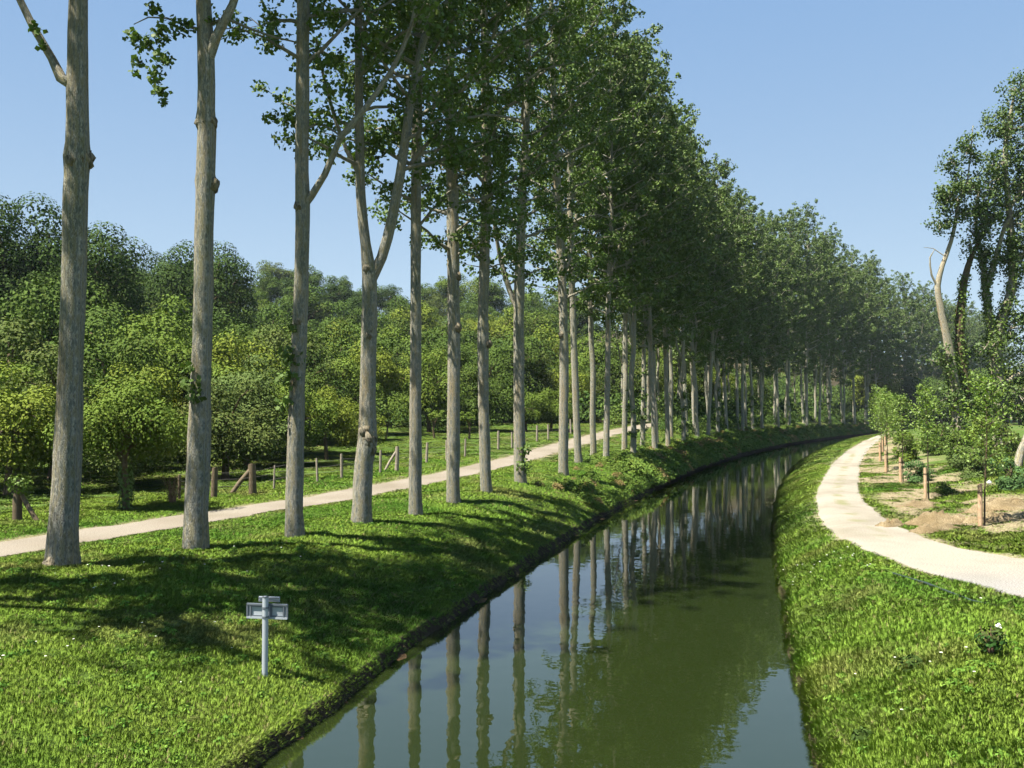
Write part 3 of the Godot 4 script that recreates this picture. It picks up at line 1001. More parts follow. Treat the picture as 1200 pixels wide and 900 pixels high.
func tall_tree(label: String, x: float, z: float, stems: Array, sprays: Array, ivy: Array, bark: String, sd_: int) -> void:
	# stems: lists of [sideways, up, radius]; sprays: [sideways, up, size, number of clumps]; ivy: [stem, from, to, thickness, leaves]
	var r := RandomNumberGenerator.new()
	r.seed = sd_
	var t := thing("ivy_clad_tree", label, "tree", place(x, z), 0.0, "old trees on the right beyond the young plantation")
	var lines := []
	var crown := MB.new()
	var twigs := MB.new()
	for k in stems.size():
		var pts := []
		var rad := []
		var deep := 0.0
		for i in stems[k].size():
			var q: Array = stems[k][i]
			if i > 0 and k > 0:
				deep += r.randf_range(-0.3, 0.3)
			pts.append(Vector3(q[0], q[1], deep))
			rad.append(q[2])
		var line := bend(pts, rad, 8)
		lines.append(line)
		var b := MB.new()
		b.tube(line[0], line[1], 12, Color.WHITE, nz2, 0.22)
		part("trunk" if k == 0 else "branch", b.build(M[bark]), t)
	for e in sprays:
		for j in int(e[3] * 1.7):
			var o: Vector3 = ball(r) * e[2] * 1.2 * pow(r.randf(), 0.4)
			var p: Vector3 = Vector3(e[0], e[1], r.randf_range(-0.4, 0.4)) + o
			twigs.tube([Vector3(e[0], e[1], 0).lerp(p, 0.15), Vector3(e[0], e[1], 0).lerp(p, 0.6) + ball(r) * 0.2, p], [0.045, 0.03, 0.01], 4, Color.WHITE, null, 0.0, false)
			clump(crown, r, p, r.randf_range(0.45, 0.85), 46, 0.18, o.normalized())
	part("twigs", twigs.build(M[bark]), t)
	part("crown", crown.build(M.ash), t)
	if ivy.size():
		var b := MB.new()
		for e in ivy:
			ivy_on(b, r, lines[e[0]], e[1], e[2], e[3], e[4])
		part("ivy", b.build(M.ivy), t)

func plant_right_trees() -> void:
	tall_tree("pale half-dead leaning tree with a bare twisted stem right of the canal", 30.4, 60.7,
		[[[0, -0.2, 0.495], [-0.1, 1.0, 0.396], [-0.3, 4.0, 0.330], [-0.8, 7.6, 0.277], [-1.3, 10.2, 0.224], [-1.45, 11.6, 0.198], [-1.1, 13.0, 0.158], [-0.5, 14.6, 0.132], [-0.1, 16.4, 0.112], [0.0, 17.6, 0.092]],
		[[-1.42, 11.4, 0.086], [-1.9, 12.3, 0.066], [-2.05, 13.5, 0.046], [-1.8, 14.0, 0.020]],
		[[0.0, 17.0, 0.073], [0.6, 18.6, 0.059], [0.9, 20.4, 0.046], [1.1, 22.6, 0.026]],
		[[-0.9, 13.6, 0.040], [-1.6, 14.2, 0.026], [-2.2, 14.3, 0.013]]],
		[[-0.8, 17.4, 1.0, 13], [-1.0, 15.8, 0.7, 6], [0.5, 18.2, 1.2, 15], [0.8, 21.0, 0.9, 9], [-0.2, 20.2, 0.7, 5], [0.3, 16.6, 0.8, 6], [-0.4, 4.0, 1.1, 9], [-0.9, 6.4, 0.9, 6], [0.3, 2.4, 1.2, 9]],
		[[0, 0.0, 0.42, 0.5, 1500]], "pale_bark", 61)
	tall_tree("slim dark tree wrapped in ivy between the two old trees", 31.6, 61.6,
		[[[0, -0.2, 0.5], [-0.4, 4.0, 0.36], [-0.75, 8.2, 0.30], [-0.5, 11.2, 0.26], [-0.1, 13.0, 0.2], [0.45, 14.3, 0.14], [1.0, 15.4, 0.07]]],
		[[0.9, 15.4, 0.9, 8], [0.2, 14.2, 0.6, 4], [1.2, 16.8, 1.0, 9]],
		[[0, 0.15, 0.8, 0.45, 1500]], "dark_bark", 62)
	tall_tree("huge old tree at the right edge with ivy climbing its forked trunk", 33.7, 61.8,
		[[[0, -0.2, 0.666], [-0.1, 1.0, 0.488], [-0.2, 4.5, 0.414], [-0.25, 7.6, 0.385], [0.25, 9.4, 0.326], [0.9, 11.4, 0.296], [1.0, 13.4, 0.252], [0.8, 17.0, 0.207], [0.6, 21.0, 0.148], [1.4, 25.5, 0.059]],
		[[-0.2, 7.4, 0.252], [-0.75, 10.0, 0.222], [-0.85, 13.2, 0.178], [-1.2, 15.6, 0.133], [-1.0, 19.0, 0.074]],
		[[-0.75, 11.6, 0.148], [-0.1, 14.2, 0.148], [0.4, 15.8, 0.133], [0.9, 16.6, 0.089]],
		[[0.85, 17.0, 0.148], [2.2, 19.0, 0.118], [4.0, 21.5, 0.074]],
		[[0.8, 13.0, 0.163], [2.6, 14.6, 0.133], [5.0, 16.2, 0.074]],
		[[0.0, 4.6, 0.163], [1.0, 5.4, 0.148], [2.4, 5.8, 0.104], [4.0, 7.0, 0.059]]],
		[[2.2, 25.0, 1.8, 26], [0.9, 22.6, 1.5, 20], [3.2, 22.0, 2.2, 30], [0.2, 20.0, 1.4, 18], [-0.8, 18.2, 1.2, 12], [2.0, 18.6, 1.9, 28], [4.8, 19.0, 2.2, 26], [-1.0, 16.2, 1.0, 9], [0.9, 16.0, 1.3, 15], [3.4, 15.6, 2.0, 26], [1.6, 13.4, 1.3, 14], [3.0, 11.8, 1.6, 18], [5.6, 14.0, 2.0, 20], [0.2, 13.6, 0.9, 7], [-1.0, 13.6, 0.7, 5], [3.4, 8.0, 1.6, 16], [2.2, 6.0, 1.3, 12], [5.0, 24.0, 1.8, 16], [0.6, 8.6, 1.2, 10], [-0.9, 7.4, 0.9, 7], [1.2, 4.2, 1.4, 14], [-0.8, 3.6, 1.2, 10], [2.6, 3.2, 1.5, 14], [4.4, 10.6, 1.8, 18], [2.4, 9.6, 1.5, 14]],
		[[0, 0.0, 0.6, 0.55, 3600], [1, 0.0, 0.6, 0.5, 2000], [2, 0.0, 0.4, 0.3, 400]], "pale_bark", 63)
	# the pale leaning pole of a dead stem
	var t := thing("dead_stem", "pale bare dead stem leaning by the bushes at the right edge", "dead tree", place(27.2, 47.8))
	var b := MB.new()
	b.tube([Vector3(-0.35, -0.2, 0), Vector3(-0.1, 0.8, 0), Vector3(0.35, 2.0, 0.1), Vector3(0.9, 3.6, 0.2), Vector3(1.2, 5.2, 0.3)], [0.24, 0.2, 0.19, 0.17, 0.1], 10, Color.WHITE, nz2, 0.25)
	part("trunk", b.build(M.pale_bark), t)


# ---------------------------------------------------------------- smaller things
func lump(b: MB, r: RandomNumberGenerator, wide_: float, tall: float, count: int, leaf: float) -> void:
	for i in count:
		var a := r.randf() * TAU
		var q := sqrt(r.randf())
		var h := tall * (1.0 - q * q * 0.75) * lerpf(0.25, 1.0, sqrt(r.randf()))
		var nn := (Vector3(cos(a) * q, 0.7, sin(a) * q) + ball(r) * 0.8).normalized()
		var l := leaf * r.randf_range(0.6, 1.3)
		b.leaf(Vector3(cos(a) * q * wide_, h, sin(a) * q * wide_), nn, r.randf() * TAU, l, l * 0.55, tone(r, 0.28))
	for i in 5:
		var a := r.randf() * TAU
		var q := r.randf() * wide_ * 0.6
		b.tube([Vector3(cos(a) * q * 0.4, -0.05, sin(a) * q * 0.4), Vector3(cos(a) * q, tall * 0.7, sin(a) * q)], [0.012, 0.005], 3, Color(0.9, 0.8, 0.7), null, 0.0, false)

func plant_stakes() -> void:
	var r := RandomNumberGenerator.new()
	r.seed = 808
	var stake := MB.new()
	stake.tube([Vector3(0, -0.3, 0), Vector3(0, 0.4, 0), Vector3(0.01, 1.0, 0), Vector3(0.01, 1.36, 0), Vector3(0.01, 1.40, 0)], [0.075, 0.074, 0.072, 0.07, 0.05], 10, Color(0.60, 0.43, 0.29), nz2, 0.06)
	var stake_mesh := stake.build(M.wood)
	var band := MB.new()
	band.tube([Vector3(0.01, 1.10, 0), Vector3(0.01, 1.15, 0)], [0.081, 0.081], 10, Color(0.16, 0.12, 0.08), null, 0.0, false)
	var band_mesh := band.build(M.wood)
	# x, depth, crown height, crown width, leaves
	var list := [
		[15.3, 29.4, 5.0, 1.35, 900, "nearest"], [17.94, 39.0, 5.0, 1.0, 900, "second nearest"], [20.93, 48.4, 4.9, 0.95, 800, "third nearest"], [23.6, 56.7, 5.2, 1.1, 900, "fourth nearest"],
		[27.7, 67.6, 5.6, 1.5, 1300, "fifth nearest"], [32.6, 79.0, 5.0, 1.3, 900, "sixth nearest"], [37.0, 89.0, 5.0, 1.3, 900, "seventh nearest"], [41.6, 99.0, 5.0, 1.3, 900, "farthest visible"],
	]
	for i in list.size():
		var q: Array = list[i]
		var t := thing("wooden_stake", "%s pinkish wooden stake holding a young tree beside the right path" % q[5], "stake", place(q[0], q[1]), i * 1.1, "stakes of the young trees")
		part("post", stake_mesh, t)
		part("tie", band_mesh, t)
		var y := thing("young_tree", "slender leafy young tree tied to the %s wooden stake" % q[5], "tree", place(q[0] + 0.16, q[1] + 0.05), 0.0, "young trees planted along the right path")
		var w := MB.new()
		var lean := r.randf_range(-0.15, 0.15)
		w.tube([Vector3(0, -0.1, 0), Vector3(lean * 0.2, 1.2, 0), Vector3(lean * 0.6, 2.6, 0.05), Vector3(lean, q[2] - 0.4, 0)], [0.035, 0.028, 0.022, 0.008], 6, Color(0.5, 0.4, 0.36))
		var c := MB.new()
		var low: float = 1.7 if i == 0 else 2.0
		for k in 26:
			var f := (k + r.randf()) / 26.0
			var h := lerpf(low, q[2] - 0.3, f)
			var az := k * 2.4 + r.randf()
			var l: float = q[3] * lerpf(0.75, 0.3, f * f) * r.randf_range(0.7, 1.25)
			if f < 0.2:
				l *= 0.8
			var a := Vector3(lean * f, h, 0)
			var e := a + Vector3(cos(az) * l, l * 0.55, sin(az) * l)
			w.tube([a, a.lerp(e, 0.5) + ball(r) * 0.05, e], [0.012, 0.009, 0.004], 4, Color(0.5, 0.4, 0.36), null, 0.0, false)
			for m in int(q[4] / 15.0):
				var p := a.lerp(e, r.randf_range(0.25, 1.1)) + ball(r) * 0.2
				var nn := (ball(r) + Vector3(0, 0.7, 0)).normalized()
				var s := r.randf_range(0.08, 0.14)
				c.leaf(p, nn, r.randf() * TAU, s, s * 0.6, tone(r))
		part("trunk", w.build(M.bark), y)
		part("crown", c.build(M.young), y)

func fence_post(t: Node3D, x: float, z: float, tall: float, rad: float, col: Color, brace := Vector3.ZERO) -> void:
	var p := place(x, z) - t.position
	var b := MB.new()
	var tip := Vector3(nz.get_noise_2d(x * 90.0, z) * 0.12, tall, nz.get_noise_2d(x, z * 90.0) * 0.12)
	b.tube([p + Vector3(0, -0.2, 0), p + tip * 0.5, p + tip * 0.96, p + tip], [rad * 1.05, rad, rad * 0.95, rad * 0.7], 8, col, nz2, 0.15)
	part("post", b.build(M.wood), t)
	if brace != Vector3.ZERO:
		b = MB.new()
		b.tube([p + tip * 0.86, p + tip * 0.4 + brace * 0.55, p + brace + Vector3(0, -0.1, 0)], [rad * 0.6, rad * 0.6, rad * 0.6], 7, col, nz2, 0.15)
		part("brace", b.build(M.wood), t)

func build_fence() -> void:
	var t := thing("wire_fence", "old wire fence on weathered wooden posts between towpath and meadow", "fence", place(-11.4, 39.4))
	var grey := Color(0.34, 0.31, 0.26)
	var dark := Color(0.16, 0.13, 0.09)
	var posts := [[-13.1, 35.4, 1.0, 0.06, dark], [-12.3, 37.1, 1.25, 0.13, dark], [-11.37, 39.4, 1.35, 0.17, dark], [-11.0, 41.5, 1.1, 0.045, grey], [-10.35, 43.2, 1.1, 0.045, grey], [-9.72, 44.9, 1.2, 0.055, grey], [-8.97, 47.35, 1.3, 0.075, grey], [-8.2, 49.6, 1.2, 0.05, grey], [-7.57, 51.6, 1.3, 0.07, grey], [-6.86, 53.4, 1.5, 0.12, grey], [-6.2, 56.2, 1.2, 0.06, grey], [-5.63, 59.1, 1.4, 0.09, grey], [-4.5, 61.7, 1.4, 0.07, grey], [-3.4, 65.0, 1.3, 0.07, grey], [-2.3, 68.5, 1.4, 0.08, grey], [-1.1, 72.0, 1.5, 0.1, grey], [0.0, 75.5, 1.4, 0.08, grey], [1.1, 79.0, 1.5, 0.09, grey], [2.3, 82.6, 1.5, 0.1, grey], [3.5, 86.4, 1.5, 0.1, grey], [4.8, 90.4, 1.5, 0.1, grey], [6.2, 94.4, 1.5, 0.1, grey]]
	for i in posts.size():
		var q: Array = posts[i]
		var br := Vector3.ZERO
		if i == 2:
			br = Vector3(-0.95, 0.0, 0.25)
		elif i == 9:
			br = Vector3(-0.75, 0.0, 0.15)
		fence_post(t, q[0], q[1], q[2], q[3], q[4], br)
	for h in [0.45, 0.75, 1.02]:
		var b := MB.new()
		for i in posts.size() - 1:
			var a := place(posts[i][0], posts[i][1], h) - t.position
			var e := place(posts[i + 1][0], posts[i + 1][1], h) - t.position
			b.tube([a, a.lerp(e, 0.5) - Vector3(0, 0.03, 0), e], [0.006, 0.006, 0.006], 4, Color(0.25, 0.24, 0.22), null, 0.0, false)
		part("wire", b.build(M.wood), t)
	var c := thing("corner_post", "ivy-topped braced corner post at the left edge by the towpath", "post", place(-15.9, 28.9))
	var b := MB.new()
	b.tube([Vector3(0, -0.2, 0), Vector3(0, 0.7, 0), Vector3(0.03, 1.35, 0)], [0.15, 0.14, 0.11], 10, dark, nz2, 0.2)
	part("post", b.build(M.wood), c)
	b = MB.new()
	b.tube([Vector3(0.02, 1.1, 0), Vector3(0.35, 0.55, 0.05), Vector3(0.75, -0.05, 0.1)], [0.07, 0.075, 0.08], 8, dark, nz2, 0.2)
	part("brace", b.build(M.wood), c)
	var r := RandomNumberGenerator.new()
	r.seed = 5
	b = MB.new()
	for i in 330:
		var o := ball(r) * r.randf_range(0.12, 0.42)
		b.leaf(Vector3(0.08 + o.x * 1.1, 1.22 + o.y * 0.9 - maxf(o.x, 0.0) * 0.4, o.z), (o.normalized() + ball(r) * 0.7).normalized(), r.randf() * TAU, 0.1, 0.085, tone(r))
	part("ivy", b.build(M.ivy), c)
	var m := thing("thorn_shrub", "reddish-brown dry shrub at the fence just left of the second poplar", "shrub", place(-13.0, 34.4))
	b = MB.new()
	for i in 60:
		var a := r.randf() * TAU
		var l := r.randf_range(0.5, 1.05)
		var e := Vector3(cos(a) * 0.4 * r.randf(), l, sin(a) * 0.4 * r.randf())
		b.tube([Vector3(cos(a) * 0.1, -0.05, sin(a) * 0.1), e * 0.6 + ball(r) * 0.06, e], [0.012, 0.009, 0.004], 3, Color(0.30, 0.20, 0.14), null, 0.0, false)
	part("stems", b.build(M.wood), m)
	b = MB.new()
	for i in 300:
		b.leaf(Vector3(r.randf_range(-0.4, 0.4), r.randf_range(0.15, 1.0), r.randf_range(-0.4, 0.4)), ball(r), r.randf() * TAU, 0.07, 0.05, Color(1.5, 0.75, 0.7) * r.randf_range(0.7, 1.1))
	part("leaves", b.build(M.olive_green), m)

func build_sign() -> void:
	var t := thing("canal_sign", "small grey metal sign seen from behind on the left bank slope", "sign", place(-4.29, 15.7), deg_to_rad(-8.0))
	var b := MB.new()
	b.tube([Vector3(0, -0.3, 0), Vector3(0, 0.6, 0), Vector3(0, 1.36, 0)], [0.052, 0.052, 0.052], 16, Color.WHITE)
	part("post", b.build(M.steel), t)
	b = MB.new()
	b.tube([Vector3(0, 1.36, 0), Vector3(0, 1.375, 0)], [0.058, 0.05], 16, Color.WHITE)
	part("post_cap", b.build(M.dark_steel), t)
	b = MB.new()
	b.box(Vector3(0, 1.10, -0.10), Vector3(0.37, 0, 0), Vector3(0, 0.125, 0), Vector3(0, 0, 0.008))
	var plate := part("plate", b.build(M.steel), t)
	for f in [[Vector3(0, 1.215, -0.075), 0.372, 0.016], [Vector3(0, 0.985, -0.075), 0.372, 0.016]]:
		b = MB.new()
		b.box(f[0], Vector3(f[1], 0, 0), Vector3(0, f[2], 0), Vector3(0, 0, 0.018))
		part("rail", b.build(M.dark_steel if f[0].y > 1.1 else M.steel), plate)
	for x in [-0.365, -0.305, -0.075, 0.075, 0.305, 0.365]:
		b = MB.new()
		b.box(Vector3(x, 1.10, -0.078), Vector3(0.013, 0, 0), Vector3(0, 0.098, 0), Vector3(0, 0, 0.015))
		part("stiffener", b.build(M.dark_steel), plate)
	for sx in [-1.0, 1.0]:
		for y in [1.185, 1.015]:
			b = MB.new()
			b.box(Vector3(0.19 * sx, y, -0.08), Vector3(0.10, 0, 0), Vector3(0, 0.014, 0), Vector3(0, 0, 0.012))
			part("stiffener", b.build(M.dark_steel), plate)
	b = MB.new()
	b.box(Vector3(0.02, 1.30, -0.12), Vector3(0.19, 0, 0), Vector3(0, 0.045, 0), Vector3(0, 0, 0.01))
	var up := part("top_plate", b.build(M.steel), t)
	for y in [1.275, 1.325]:
		b = MB.new()
		b.box(Vector3(0.02, y, -0.10), Vector3(0.188, 0, 0), Vector3(0, 0.01, 0), Vector3(0, 0, 0.012))
		part("rail", b.build(M.dark_steel), up)
	for y in [1.02, 1.18]:
		b = MB.new()
		b.tube([Vector3(0, y - 0.015, 0), Vector3(0, y + 0.015, 0)], [0.06, 0.06], 16, Color.WHITE)
		part("clamp", b.build(M.dark_steel), t)

func small_things() -> void:
	var r := RandomNumberGenerator.new()
	r.seed = 99
	# pipe lying in the grass
	var pts := []
	var rad := []
	for q in [[8.95, 22.6, -0.05], [9.1, 21.9, 0.0], [9.2, 21.0, 0.04], [9.27, 20.2, 0.06], [9.33, 19.4, 0.04], [9.42, 18.5, 0.01], [9.6, 17.6, 0.01], [9.9, 16.4, -0.02]]:
		pts.append(place(q[0], q[1], q[2]))
		rad.append(0.03)
	var b := MB.new()
	var line := bend(pts, rad, 3)
	b.tube(line[0], line[1], 10, Color.WHITE)
	var o := part("water_pipe", b.build(M.hose), self)
	tag(o, "dark green plastic pipe lying in the grass beside the right path", "pipe")
	# rose bush and weeds on the right bank
	var t := thing("rose_bush", "small shrub with reddish and dark leaves on the right bank grass", "shrub", place(7.69, 14.5))
	b = MB.new()
	for i in 26:
		var a := r.randf() * TAU
		var e := Vector3(cos(a) * 0.26 * r.randf(), r.randf_range(0.2, 0.46), sin(a) * 0.2 * r.randf())
		b.tube([Vector3(0, -0.05, 0), e * 0.5, e], [0.009, 0.007, 0.004], 4, Color(0.3, 0.2, 0.15), null, 0.0, false)
	part("stems", b.build(M.wood), t)
	b = MB.new()
	for i in 240:
		var q := ball(r) * 0.27 * pow(r.randf(), 0.4)
		var p := Vector3(q.x, 0.26 + q.y * 0.8, q.z)
		var col := Color(0.6, 0.9, 0.9) if r.randf() < 0.62 and q.y < 0.12 else Color(3.6, 0.95, 1.6)
		b.leaf(p, (q.normalized() + ball(r) * 0.6 + Vector3(0, 0.3, 0)).normalized(), r.randf() * TAU, 0.075, 0.055, col * r.randf_range(0.7, 1.2))
	part("leaves", b.build(M.dark_green), t)
	b = MB.new()
	for q in [[0.10, 0.48, 0.06]]:
		for k in 5:
			var d := (ball(r) + Vector3(0, 1.2, 0.5)).normalized()
			b.leaf(Vector3(q[0], q[1], q[2]) + ball(r) * 0.03, d, r.randf() * TAU, 0.07, 0.06, Color.WHITE)
	part("flowers", b.build(M.petal), t)
	for q in [[6.45, 14.6, 0.24, "dark leafy weed clump on the right bank grass left of the rose bush"], [5.0, 12.9, 0.16, "low dark weed clump on the right bank close to the water"]]:
		t = thing("weed_clump", q[3], "plant", place(q[0], q[1]))
		b = MB.new()
		lump(b, r, q[2], q[2] * 1.1, 150, 0.09)
		part("leaves", b.build(M.dark_green), t)
	# lumps of dug earth and dead turf round the nearest stake
	for q in [[13.7, 29.2, 1.15, 0.34, 0.3, "long low mound of pale dug earth nearest the path"], [14.8, 31.2, 1.25, 0.42, -0.2, "pale earth mound just left of the nearest stake"], [12.9, 30.7, 0.8, 0.36, 0.5, "small mound of pale earth left of the others"], [16.4, 30.6, 1.0, 0.3, 0.1, "earth mound right of the nearest stake"], [18.6, 33.0, 1.5, 0.3, 0.0, "flat heap of dry straw-coloured earth at the right edge"], [16.6, 36.6, 1.3, 0.25, 0.4, "low earth mound below the second stake"]]:
		t = thing("earth_mound", q[5], "mound", place(q[0], q[1]), q[4], "earth mounds among the stakes")
		b = MB.new()
		var rings := 9
		var sides := 22
		for i in rings + 1:
			var f := float(i) / rings
			for k in sides:
				var a := TAU * k / sides
				var rr: float = q[2] * f * (1.0 + 0.35 * nz.get_noise_2d(cos(a) * 60.0 + q[0] * 30.0, sin(a) * 60.0))
				var p := Vector3(cos(a) * rr * 1.35, 0, sin(a) * rr * 0.6)
				p.y = 0.75 * q[3] * (1.0 - f * f) + 0.8 * q[3] * (nz.get_noise_2d((p.x + q[0]) * 60.0, p.z * 60.0) + 0.7 * nz.get_noise_2d((p.x + q[0]) * 260.0, p.z * 260.0)) * (1.0 - f * 0.5) - 0.3 * f * f
				b.vert(p, Vector3.UP, Color(0.42, 0.345, 0.22).lerp(Color(0.28, 0.215, 0.12), clampf(0.5 + nz2.get_noise_2d(p.x * 40.0, p.z * 40.0 + q[1]), 0.0, 1.0)))
		for i in rings:
			for k in sides:
				var a := i * sides + k
				var e := i * sides + (k + 1) % sides
				b.tri(a, a + sides, e)
				b.tri(e, a + sides, e + sides)
		smooth(b)
		for i in b.n.size():
			if b.n[i].y < 0.0:
				b.n[i] = -b.n[i]
		part("earth", b.build(M.soil), t)
	# shrubs between the stakes and the old trees
	var bushes := []
	for i in 3:
		bushes.append(broadleaf(2100 + i * 9, 1.7, 1.1, -1.0, 16, 4200, 0.10))
	for q in [[20.8, 37.5, 1.0, 1.0, "blue_green", "rounded feathery blue-green bush behind the nearest stake"], [23.3, 44.5, 1.2, 1.1, "grey_green", "greyish bush at the right edge below the ivy tree"], [21.2, 47.0, 1.0, 0.8, "blue_green", "bluish bush under the pale half-dead tree"], [19.5, 40.5, 0.9, 0.6, "mid_green", "low green bush right of the second stake"], [25.2, 49.5, 1.3, 1.3, "grey_green", "silvery bush by the leaning dead stem"], [27.5, 55.0, 1.4, 1.4, "mid_green", "green bush at the foot of the slim ivy tree"], [23.6, 39.2, 1.1, 0.9, "olive_green", "olive bush at the far right edge"], [31.5, 66.0, 1.8, 2.4, "mid_green", "tall green bush behind the ivy-clad trees"], [36.0, 70.0, 2.2, 3.2, "dark_green", "dark tall bush behind the huge old tree"], [27.6, 63.0, 1.3, 1.5, "fresh_green", "bright green bush left of the pale half-dead tree"], [30.6, 58.6, 1.3, 1.9, "fresh_green", "leafy green bush before the pale half-dead tree"], [33.0, 60.0, 1.2, 1.7, "olive_green", "leafy bush before the huge old tree's trunk"]]:
		stand("bush", q[5], "bushes behind the young plantation", bushes[int(q[0]) % 3], q[0], q[1], M[q[4]], q[2], q[3], q[0], "bush")
	t = thing("white_scrap", "small crumpled white scrap at the bush behind the nearest stake", "litter", place(19.6, 36.9))
	b = MB.new()
	for i in 7:
		var f := i / 6.0
		var prev := []
		for k in 9:
			var a := TAU * k / 9.0
			var rr := 0.10 * sin(PI * clampf(f, 0.06, 0.96)) * (1.0 + 0.4 * nz.get_noise_2d(k * 80.0, f * 300.0))
			b.vert(Vector3(cos(a) * rr, 0.42 + f * 0.18, sin(a) * rr), Vector3(cos(a), f - 0.5, sin(a)).normalized(), Color.WHITE)
		if i:
			for k in 9:
				var a := (i - 1) * 9 + k
				var e := (i - 1) * 9 + (k + 1) % 9
				b.tri(a, e, a + 9)
				b.tri(e, e + 9, a + 9)
	part("sheet", b.build(M.white), t)

func tuft(r: RandomNumberGenerator, blades: int, wide_: float, spread: float) -> ArrayMesh:
	# blades one unit tall; each bends over
	var b := MB.new()
	for i in blades:
		var a := r.randf() * TAU
		var out := Vector3(cos(a), 0, sin(a))
		var side := Vector3(-out.z, 0, out.x).rotated(Vector3.UP, r.randf_range(-1.0, 1.0))
		var foot := out * spread * sqrt(r.randf())
		var h := r.randf_range(0.55, 1.1)
		var lean := r.randf_range(0.3, 1.0)
		var p1 := foot + Vector3(0, h * 0.6, 0) + out * lean * 0.25
		var p2 := foot + Vector3(0, h * lerpf(1.0, 0.8, lean), 0) + out * lean * 0.8
		var nn := (out + Vector3(0, 1.2, 0)).normalized()
		var col := tone(r, 0.12)
		var w := wide_ * r.randf_range(0.7, 1.3)
		var i0 := b.vert(foot - side * w, nn, col)
		b.vert(foot + side * w, nn, col)
		b.vert(p1 - side * w * 0.8, nn, col)
		b.vert(p1 + side * w * 0.8, nn, col)
		b.vert(p2, nn, col)
		b.tri(i0, i0 + 1, i0 + 2)
		b.tri(i0 + 1, i0 + 3, i0 + 2)
		b.tri(i0 + 2, i0 + 3, i0 + 4)
	return b.build(M.grass)

func grass_color(r: RandomNumberGenerator, x: float, z: float) -> Color:
	var a := nz2.get_noise_2d(x * 3.0, z * 3.0) + 0.6 * nz2.get_noise_2d(x * 11.0 + 80.0, z * 11.0)
	var e := nz2.get_noise_2d(x * 6.0 - 200.0, z * 6.0)
	var c := Color(0.150, 0.285, 0.036).lerp(Color(0.215, 0.318, 0.048), clampf(a + 0.5, 0.0, 1.0))
	c = c.lerp(Color(0.085, 0.195, 0.026), clampf(-a * 1.6 - 0.2, 0.0, 0.8))
	c = c.lerp(Color(0.29, 0.29, 0.10), clampf(e * 1.8 - 0.4, 0.0, 0.6))
	if r.randf() < 0.04:
		c = Color(0.27, 0.24, 0.11)
	return c * r.randf_range(0.92, 1.08)

func sow(called: String, label: String, mesh: Mesh, sd_: int, fields: Array) -> void:
	# fields: [side, s0, s1, u0, u1, per square metre, height, width]
	var r := RandomNumberGenerator.new()
	r.seed = sd_
	var xf := []
	var cols := PackedColorArray()
	for f in fields:
		var n := int((f[2] - f[1]) * (f[4] - f[3]) * f[5])
		for i in n:
			var s := r.randf_range(f[1], f[2])
			var u := r.randf_range(f[3], f[4])
			var d: float = f[0] * (HALF + u)
			var keep := 1.0
			if d < 0.0:
				keep = smoothstep(0.95, 1.7, absf(d - left_path(s)) + 0.25 * nz.get_noise_2d(s * 25.0, d * 25.0))
			else:
				keep = smoothstep(0.85, 1.2, right_path(s, d) + 0.2 * nz.get_noise_2d(s * 25.0, d * 25.0))
			var p := xz(s, d + (-edge(s, -1.0) if d < 0.0 else edge(s, 1.0)) * exp(-u / 1.2))
			if d > 0.0:
				keep *= 1.0 - bare(s, d, p.x, p.y)
			if r.randf() > keep:
				continue
			# leave out what neither the camera nor its neighbours could see
			if p.y < 4.0 or absf(p.x / p.y) > 0.66:
				continue
			var h := height(s, d, p.x, p.y)
			var patch := 1.0 + 0.45 * nz2.get_noise_2d(p.x * 8.0 + 500.0, p.y * 8.0)
			var tall: float = f[6] * patch * r.randf_range(0.7, 1.25) * lerpf(0.45, 1.0, keep)
			var bas := Basis(Vector3.UP, r.randf() * TAU).scaled(Vector3(f[7], tall, f[7]))
			if u < 0.25:
				bas = Basis(Vector3(sin(0.26), 0, cos(0.26)), -f[0] * -0.8) * bas
			xf.append(Transform3D(bas, Vector3(p.x, h - 0.01, -p.y)))
			cols.append(grass_color(r, p.x, p.y))
	print(called, " ", xf.size())
	scatter(called, label, "grass", mesh, xf, cols)

